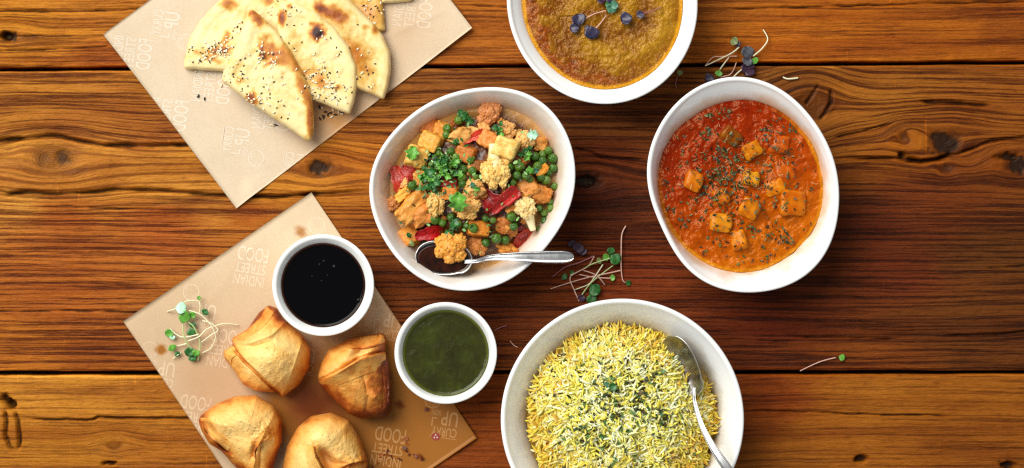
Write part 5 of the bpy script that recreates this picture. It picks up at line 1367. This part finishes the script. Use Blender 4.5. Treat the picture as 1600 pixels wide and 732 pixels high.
lump(LUMPS, 'orange potato wedge pointing at the pea cluster by the rim', 600, 308, 48, 34, -45, (236, 158, 56), 4)
lump(LUMPS, 'peach potato knob above the pea cluster by the rim', 595, 222, 40, 46, 0, (224, 156, 84), 2)
lump(LUMPS, 'brown potato lump low between peas and the spoon', 478, 488, 58, 50, 0, (190, 112, 56), 0)
lump(LUMPS, 'dark brown potato lump in the heap middle, under peas', 398, 292, 50, 46, 0, (150, 92, 50), 0)
NP = dict(name='paneer_cube', cat='paneer')
lump(VCUBE, 'golden paneer cube near the upper rim of the pea curry', 237, 213, 68, 62, 25, (232, 172, 84), 4, **NP)
lump(VCUBE, 'cream paneer square in the pea curry, palest piece', 483, 232, 72, 66, 18, (244, 212, 148), 6, tilt=0.12, **NP)
lump(VCUBE, 'little cream paneer bit under the palest paneer square', 478, 273, 40, 30, 25, (238, 196, 130), 4, **NP)
lump(VCUBE, 'brown paneer cube amid the pea cluster', 352, 254, 58, 52, 15, (202, 124, 62), 3, **NP)
lump(VCUBE, 'orange paneer cube under the red pepper beside the spoon', 166, 525, 66, 62, -28, (228, 152, 70), 3, **NP)
lump(VCUBE, 'orange paneer slab with a green pea top, above the spoon', 392, 497, 74, 54, 5, (222, 138, 52), 2, **NP)
lump(VCUBE, 'orange paneer cube below the short red strip', 300, 381, 50, 46, 5, (224, 142, 66), 3, **NP)
rb = np.random.default_rng(77); k = 0
while k < 46:
    th = rb.uniform(0, 6.283); q_ = math.sqrt(rb.uniform(0, 1)); x = 736 + 116 * q_ * math.cos(th); y = 288 + 106 * q_ * math.sin(th)
    if y > 385 and x < 770: continue
    sz = rb.uniform(12, 22) * S
    place('vegetable_bit', LUMPS[k % 5], x, y, vz(x, y) + 0.0005, (sz, sz * rb.uniform(0.6, 1), sz * 0.7), tuple(rb.uniform(-.6, .6, 3) * [1, 1, 5]), [(226, 166, 90), (212, 142, 70), (236, 188, 116), (196, 122, 58)][k % 4],
          'small browned vegetable bit wedged between the larger pieces of the pea curry', 'vegetable', 'vegetable bits filling the pea curry')
    k += 1
# red pepper
t = NT('red_pepper'); oi = t.node('ShaderNodeObjectInfo'); n = t.noise(t.geo(), 4.0, 4)
c = t.mix(t.bw(n, 0.4, 0.65), t.mix(1.0, oi.outputs['Color'], (0.55, 0.5, 0.5, 1), 'MULTIPLY'), oi.outputs['Color'])
t.set(Base_Color=c, Roughness=0.24); t.bsdf.inputs['Specular IOR Level'].default_value = 0.4; t.bump(n, 0.6, 0.002)
PEPM = t.m
def pepper_mesh(seed):
    r = np.random.default_rng(seed); n, m = 18, 9
    u = np.linspace(-1, 1, n)[:, None]; v = np.linspace(-1, 1, m)[None]
    half = 0.5 * np.clip(1 - (u * 0.97) ** 10, 0, 1) ** 0.5 * (0.85 + 0.22 * np.sin(2.4 * u + seed) + 0.08 * np.sin(9 * u + seed * 2))
    x = u * 0.5 + 0 * v; y = v * half + 0.08 * np.sin(2.2 * u + seed) + 0 * v; z = 0.34 * np.abs(v + 0.25) ** 1.6 - 0.30 * u ** 2 + 0.10 * np.sin(3 * u + seed)
    top = np.stack([x, y, z], -1).reshape(-1, 3); bot = top - [0, 0, 0.20]
    F = grid_faces(n, m); b = n * m
    ring = [j for j in range(m)] + [i * m + m - 1 for i in range(1, n)] + [(n - 1) * m + j for j in range(m - 2, -1, -1)] + [i * m for i in range(n - 2, 0, -1)]
    side = np.array([(ring[k], ring[(k + 1) % len(ring)], ring[(k + 1) % len(ring)] + b, ring[k] + b) for k in range(len(ring))])
    Fa = np.vstack([F, F[:, ::-1] + b, side[:, ::-1]])
    me = mesh_np('pepper_strip', np.vstack([top, bot]), Fa); me.materials.append(PEPM); return me
PEPS = [pepper_mesh(k) for k in range(3)]
def pepper(label, zx, zy, w, h, ang, col, lift=2.0, tilt=0.2):
    x, y = VZ(zx, zy)
    place('pepper_strip', PEPS[random.randrange(3)], x, y, vz(x, y) + lift * 0.001, (w / 2.091 * S, h / 2.091 * S, h / 2.091 * S * 0.5), (random.uniform(-tilt, tilt), random.uniform(-tilt, tilt), math.radians(-ang)), col, label, 'pepper', GV)
pepper('bright orange red pepper strip near the top of the heap', 378, 198, 80, 30, -18, (226, 62, 24), 5)
pepper('big glossy red pepper strip slanting across the heap middle', 474, 408, 122, 46, -36, (196, 34, 22), 6)
pepper('dark red pepper piece under the big slanting strip', 428, 402, 76, 70, 60, (150, 22, 18), 1)
pepper('broad red tomato piece against the rim facing the flatbread paper', 132, 335, 92, 52, 75, (192, 54, 30), 3)
pepper('small red pepper piece overlapping the broad tomato piece', 163, 312, 56, 38, 40, (178, 46, 28), 3)
pepper('shiny scarlet pepper piece directly above the spoon bowl', 232, 514, 92, 44, -6, (200, 22, 24), 5)
pepper('short red pepper strip at the heart of the heap', 292, 350, 58, 30, 4, (192, 50, 36), 5)
pepper('crimson pepper skin at the rim above the spoon handle', 545, 528, 96, 46, -45, (176, 48, 26), 2)
pepper('dark red pepper scrap beside the small floret stalk', 520, 515, 56, 40, -20, (140, 30, 18), 0)
# peas
t = NT('green_pea'); oi = t.node('ShaderNodeObjectInfo'); n = t.noise(t.geo(), 2.4, 3)
c = t.mix(t.bw(n, 0.35, 0.65), t.mix(1.0, oi.outputs['Color'], (0.55, 0.66, 0.42, 1), 'MULTIPLY'), oi.outputs['Color'])
t.set(Base_Color=c, Roughness=0.24); t.bsdf.inputs['Specular IOR Level'].default_value = 0.5; t.bump(n, 0.25, 0.06)
V, F = blob_union([(0, 0, 0, 0.5)], 3, 0.05, 1.6, 9)
V[:, 2] -= 0.07 * np.exp(-((V[:, 0] - 0.15) ** 2 + (V[:, 1] + 0.1) ** 2) / 0.02) * (V[:, 2] > 0)
PEA = mesh_np('pea', V, F); PEA.materials.append(t.m)
PC = {
 'top': ('green pea in the cluster near the top of the pea curry, beside the golden cube', 'peas beside the golden cube', [(328, 142, 30), (290, 170, 30), (287, 191, 26), (320, 213, 28), (345, 132, 20)]),
 'mid': ('green pea heaped in the middle of the curry around the coriander tuft', 'peas round the coriander tuft', [(302, 245, 28), (276, 270, 30), (320, 264, 30), (365, 272, 28), (341, 303, 32), (373, 308, 28), (312, 317, 26), (385, 329, 22), (338, 330, 28), (340, 351, 26), (296, 292, 28), (258, 298, 26), (262, 250, 22), (325, 285, 26), (238, 288, 22)]),
 'rim': ('green pea in the cluster along the rim facing the paneer bowl', 'peas along the paneer side rim', [(576, 261, 30), (602, 253, 26), (620, 242, 28), (635, 267, 32), (600, 276, 32), (636, 299, 28), (527, 294, 34), (495, 297, 26), (518, 323, 28), (548, 325, 28), (613, 338, 30), (570, 309, 24), (620, 312, 28), (585, 292, 28), (640, 358, 24), (505, 346, 22), (596, 330, 26), (560, 335, 24)]),
 'low': ('green pea beside the small floret by the lower rim', 'peas by the small floret', [(630, 432, 28), (626, 410, 24), (606, 446, 24), (608, 470, 26), (592, 500, 24), (590, 430, 22)]),
 'spoon': ('green pea in the scatter above the spoon', 'peas above the spoon', [(500, 459, 32), (506, 489, 32), (480, 535, 28), (452, 530, 34), (417, 543, 28), (375, 496, 34), (353, 489, 24), (303, 460, 28), (250, 466, 36), (325, 482, 28), (275, 478, 26), (440, 470, 22), (415, 465, 22)]),
 'left': ('green pea beside the broad red tomato piece', 'peas by the tomato piece', [(175, 357, 30), (196, 372, 22), (215, 300, 22)])}
for lab, grp, L in PC.values():
    for (zx, zy, s) in L:
        x, y = VZ(zx, zy); d = s / 2.091 * S
        g = random.uniform(0, 1)
        col = (58 + 46 * g, 100 + 34 * g, 20 + 18 * g)
        place('pea', PEA, x, y, vz(x, y) + d * 0.28 + random.uniform(0.002, 0.0045), (d, d, d * 0.92), (random.uniform(-.5, .5), random.uniform(-.5, .5), random.uniform(0, 6.28)), col, lab, 'pea', grp)
# coriander
def coriander(label, zx, zy, size, n, kinds, lift=6, ang=None, spread=0.45):
    x, y = VZ(zx, zy); s = size / 2.091
    z0 = vz(x, y) + lift * 0.001
    root = empty('coriander_leaf', W(x, y, z0)); tag(root, label, 'herb', 'coriander on the pea curry')
    for i in range(n):
        a = (ang if ang is not None else random.uniform(0, 360)) + (i * 360 / max(n, 1) if n > 1 else 0) * (1 if ang is None else 0.25)
        l = s * random.uniform(0.55, 0.85) if n > 1 else s
        V, F = leaf_mesh(0.75, 0.5, 0.6, 3, seed=i * 1.7 + zx)
        V = V * l * (0.62 if n > 3 else 1.0) * S
        R = np.array(Euler((random.uniform(-.6, .6), random.uniform(-.6, .1), math.radians(a))).to_matrix())
        V = V @ R.T + W(x + random.uniform(-1, 1) * s * spread * (n > 1) * 0.6, y + random.uniform(-1, 1) * s * spread * (n > 1) * 0.6, z0 + random.uniform(0, 0.002))
        b = put('leaf', V, F, LEAF[random.choice(kinds)], root); sm = b.modifiers.new('thickness', 'SOLIDIFY'); sm.thickness = 0.0003
    return root
coriander('thick tuft of chopped coriander crowning the pea heap', 292, 300, 62, 14, ['green', 'dark', 'green'], 8, spread=0.8)
coriander('dark coriander tuft on the slope beside the crumbly floret', 240, 345, 70, 12, ['dark', 'dark', 'green'], 6, spread=0.8)
coriander('coriander sprig under the rust brown floret', 462, 172, 46, 6, ['green', 'dark'], 9)
coriander('feathery dark coriander sprig above the rim peas', 549, 250, 44, 6, ['dark', 'green'], 7)
coriander('long green herb strip lying down the golden floret', 332, 440, 62, 1, ['green'], 14, ang=95)
coriander('round mint leaf on the floret by the upper rim', 552, 192, 34, 1, ['pale'], 12, ang=0)
coriander('small green leaf among the rim peas', 568, 312, 36, 3, ['green', 'teal'], 9)
coriander('curled green shred beside the short red strip', 380, 358, 30, 2, ['green', 'teal'], 9)
coriander('green pepper slice on the pale oval potato', 172, 276, 44, 1, ['green'], 12, ang=80)
coriander('dark leaf at the upper edge of the heap', 352, 134, 44, 3, ['dark'], 5)
coriander('tiny leaf on the orange cube by the spoon', 168, 530, 24, 2, ['olive', 'dark'], 9)
coriander('tiny leaf on the tan wedge near the rim', 145, 478, 22, 2, ['teal'], 8)
coriander('dark green stalk pieces beside the golden floret', 295, 492, 52, 3, ['dark'], 5, ang=-35)
r = np.random.default_rng(33)
q = np.vstack([np.c_[r.normal(690, 26, 120), r.normal(275, 26, 120)], np.c_[r.normal(738, 60, 130), r.normal(288, 55, 130)]]); q = q[in_bowl(q, VEG['c'], veg_F, 0.85)]
V, F, c2 = flakes_mesh(Wn(q, z_veg(q) + r.uniform(0.006, 0.011, len(q))), r.uniform(0.0015, 0.0038, len(q)), pick([(70, 130, 50), (44, 90, 36), (110, 160, 80), (150, 190, 120), (30, 60, 30)], len(q), r), 0.7, 2.0, 34)
o = put('chopped_herbs', V, F, HERB, attrs={'tint': ('FLOAT_COLOR', c2)}); tag(o, 'fine chopped coriander scattered over the cauliflower and pea curry', 'herbs', None, 'stuff')

# ------------------------------------------------------------------ spoons
t = NT('stainless_steel'); n = t.noise(t.geo(), 180, 3)
t.set(Base_Color=(0.50, 0.49, 0.48, 1), Metallic=1.0, Roughness=t.bw(n, 0.3, 0.7, 0.26, 0.38)); t.bump(n, 0.06, 0.0006)
STEEL = t.m
def spoon(label, L, Wd, path, widths, bowl_c, bowl_dir, tilt_side, zc, pitch=0.0):
    """bowl at bowl_c (px) pointing bowl_dir (px vector, towards the tip); handle path (px,py,z m)"""
    root = empty('spoon', W(*bowl_c, zc)); tag(root, label, 'spoon')
    d = np.array(bowl_dir, float); d /= np.linalg.norm(d)
    ex = np.array([d[0], -d[1], 0]); ey = np.array([-ex[1], ex[0], 0]); ez = np.array([0, 0, 1.0])
    n, m = 26, 15
    u = np.linspace(-1, 1, n)[:, None]; v = np.linspace(-1, 1, m)[None]
    half = Wd / 2 * np.sqrt(np.clip(1 - (np.abs(u) ** 2.3), 0, 1)) * (1 + 0.10 * u) + 0.0012 * (u < -0.6)
    x = u * L / 2 + 0 * v; y = v * half; dep = 0.0075 * (1 - u ** 2) ** 0.8 * (1 - v ** 2)
    z = -dep
    loc = np.stack([x, y, z], -1).reshape(-1, 3)
    ct, st = math.cos(tilt_side), math.sin(tilt_side)
    cp, sp = math.cos(pitch), math.sin(pitch)
    loc = np.stack([loc[:, 0], loc[:, 1] * ct - loc[:, 2] * st, loc[:, 1] * st + loc[:, 2] * ct], -1)
    loc = np.stack([loc[:, 0] * cp + loc[:, 2] * sp, loc[:, 1], -loc[:, 0] * sp + loc[:, 2] * cp], -1)
    o3 = W(*bowl_c, zc)
    V = o3 + loc[:, :1] * ex + loc[:, 1:2] * ey + loc[:, 2:] * ez
    b = put('spoon_bowl', V, grid_faces(n, m), STEEL, root); s = b.modifiers.new('thickness', 'SOLIDIFY'); s.thickness = 0.0012; s.offset = 0
    sb = b.modifiers.new('smooth', 'SUBSURF'); sb.levels = 1; sb.render_levels = 1
    p = catmull(np.array(path, float), 60); w = np.interp(np.linspace(0, 1, 60), np.linspace(0, 1, len(widths)), widths) * S
    P3 = Wn(p[:, :2], p[:, 2])
    T = np.gradient(P3, axis=0); T /= np.linalg.norm(T, axis=1)[:, None]; N = np.cross(T, [0, 0, 1.0]); N /= np.linalg.norm(N, axis=1)[:, None]; B = np.cross(N, T)
    prof = np.array([(-1, 0.0), (-0.92, 0.75), (-0.78, 0.95), (-0.66, 0.45), (-0.4, 0.5), (0, 0.62), (0.4, 0.5), (0.66, 0.45), (0.78, 0.95), (0.92, 0.75), (1, 0.0), (0.85, -0.7), (0, -0.9), (-0.85, -0.7)])
    th = 0.0011
    V = P3[:, None] + N[:, None] * (prof[None, :, :1] * w[:, None, None]) + B[:, None] * (prof[None, :, 1:] * th)
    k = len(prof); F = [tuple(f) for f in grid_faces(60, k, True).tolist()] + [tuple(range(k)), tuple(range(59 * k + k - 1, 59 * k - 1, -1))]
    put('handle', V.reshape(-1, 3), F, STEEL, root)
    return root
spoon('steel spoon holding a golden floret in the pea curry bowl', 0.044, 0.026, [(726, 409, 0.0445), (745, 408, 0.0475), (765, 403, 0.0520), (800, 401.5, 0.0570), (840, 402, 0.0585), (875, 402, 0.0590), (890, 402, 0.0590), (896, 402, 0.0588)],
      [3.2, 3.0, 3.6, 5.6, 7.6, 9.4, 9.6, 7.5, 3.0], (693, 404), (-1, -0.10), 0.0, 0.0440, 0.05)
spoon('steel spoon standing in the yellow rice bowl', 0.050, 0.028, [(1084, 606, 0.0550), (1084, 616, 0.0570), (1086, 632, 0.0610), (1096, 664, 0.0680), (1112, 696, 0.0735), (1132, 726, 0.0775), (1152, 754, 0.0790), (1160, 766, 0.0790)],
      [2.4, 2.4, 2.8, 3.6, 4.6, 6.2, 7.0, 6.5, 3.5], (1066, 572), (-0.42, -0.90), -0.70, 0.0520, 0.05)

t = NT('dark_reflection'); t.set(Base_Color=t.ramp(t.noise(t.geo(), 120, 3), [(0.35, C(26, 10, 5)), (0.7, C(58, 24, 10))]), Roughness=0.12); t.bsdf.inputs['Specular IOR Level'].default_value = 0.2  # added disc: the spoon's dark room reflection painted as a brown surface
liquid('reflection_disc', 'added dark brown disc painted as the reflection in the spoon under the golden floret', (693, 404), ell(40.5, 21.5, math.radians(5)), lambda P: 0.0432 + 0 * P[:, 0], t.m, nr=12, nt=60, depth=0.0008)

# ------------------------------------------------------------------ yellow rice
def z_rice(P):
    r_ = np.hypot((P[:, 0] - 966) / 150, (P[:, 1] - 662) / 152)
    z = 0.0350 + 0.0290 * np.clip(1 - r_ ** 2, 0, 1) ** 0.7 + 0.0055 * fbm(P[:, 0] / 20, P[:, 1] / 20, seed=95)
    # hollow where the spoon stands
    d, _, _ = seg_dist(P, [(1050, 545), (1076, 575), (1082, 600)])
    return z - 0.004 * np.exp(-(d / 12) ** 2)
def rice_col(q, r):
    n = len(q); d = np.hypot(q[:, 0] - 966, q[:, 1] - 650) / 148
    pale = lin(np.array([(250, 243, 176), (244, 232, 130), (251, 246, 196), (240, 224, 104), (234, 214, 82)]))[r.integers(0, 5, n)]
    gold = lin(np.array([(228, 186, 62), (214, 162, 50), (234, 200, 90), (222, 196, 60)]))[r.integers(0, 4, n)]
    m = sstep(0.55, 1.02, d + 0.30 * fbm(q[:, 0] / 34, q[:, 1] / 34, seed=96) + r.normal(0, 0.16, n) + 0.12 * sstep(640, 740, q[:, 1]))
    c = pale * (1 - m[:, None]) + gold * m[:, None]
    return np.clip(c * (1 + r.normal(0, 0.08, (n, 1))), 0, 1)
t = NT('rice_bed'); n1 = t.noise(t.attr('px', 'Vector'), 14, 4); t.set(Base_Color=t.ramp(n1, [(0.3, C(120, 84, 16)), (0.7, C(180, 142, 44))]), Roughness=0.5)
liquid('rice_bed', 'packed yellow rice filling the round bowl under the loose grains', rice_C, lambda a_: rice_F(a_) * 1.01, lambda P: z_rice(P) - 0.0012, t.m, 'rice', nr=50, nt=150)
r = np.random.default_rng(44); N = 6800
a = r.uniform(0, 6.283, N); rr = (144 + 6 * fbm(np.cos(a) * 4, np.sin(a) * 4, seed=98)) * np.sqrt(r.uniform(0, 1, N))
q = np.c_[972 + rr * np.cos(a), 655 + rr * np.sin(a)]
# leave the spoon hollow clear
d, _, s_ = seg_dist(q, [(1046, 533), (1066, 548), (1082, 572), (1088, 598), (1082, 612)])
keep = ~((d < 14) & (q[:, 1] < 606) & (q[:, 0] > 1046)); q = q[keep]; N = len(q)
z = z_rice(q) + r.uniform(-0.0008, 0.0024, N)
az = 5.0 * fbm(q[:, 0] / 14, q[:, 1] / 14, seed=97, oct=2) + r.normal(0, 0.75, N)
V, F, c2 = grains_mesh(Wn(q, z), np.c_[np.cos(az), np.sin(az), r.normal(0, 0.42, N)], r.uniform(0.0065, 0.0160, N), r.uniform(0.00080, 0.0012, N), rice_col(q, r), 5)
o = put('rice_grains', V, F, attr_mat('turmeric_rice', 0.48, 0.0, 0.28, 0.45, 0), attrs={'tint': ('FLOAT_COLOR', c2)}); tag(o, 'loose long yellow rice grains heaped in the round bowl', 'rice', None, 'stuff')
def RZ(zx, zy): return (770 + zx / 2.595, 450 + zy / 2.595)
q = [np.c_[r.normal(965, 48, 800), r.normal(632, 48, 800)]]
for (zx, zy, n_, s_) in ((460, 430, 70, 14), (640, 400, 90, 15), (600, 470, 50, 10), (690, 520, 90, 13), (390, 600, 110, 16), (500, 340, 60, 14), (340, 490, 30, 10), (640, 320, 40, 12), (480, 700, 70, 16), (700, 570, 40, 10), (620, 700, 40, 14), (430, 160, 70, 12), (530, 155, 50, 8), (390, 200, 30, 8), (170, 450, 16, 6), (290, 600, 24, 8), (230, 320, 40, 10), (250, 270, 30, 10)):
    n_ = int(n_ * 0.7); x, y = RZ(zx, zy); q.append(np.c_[r.normal(x, s_, n_), r.normal(y, s_, n_)])
q = np.vstack(q); q = q[(np.hypot(q[:, 0] - 972, q[:, 1] - 655) < 141)]; n = len(q)
V, F, c2 = flakes_mesh(Wn(q, z_rice(q) + r.uniform(0.0016, 0.0036, n)), r.uniform(0.0013, 0.0042, n), pick([(58, 60, 20), (44, 44, 18), (74, 100, 40), (56, 90, 38), (90, 124, 62), (74, 52, 20)], n, r), 0.7, 1.8, 45)
o = put('chopped_herbs', V, F, HERB, attrs={'tint': ('FLOAT_COLOR', c2)}); tag(o, 'chopped dark green herbs sprinkled over the yellow rice', 'herbs', None, 'stuff')
sprout('small green herb leaf at the centre of the yellow rice', [], [(957, 605, 12, 40, 'dark', 2), (948, 600, 8, 200, 'teal', 2)], 'herb', z0=0.0665)
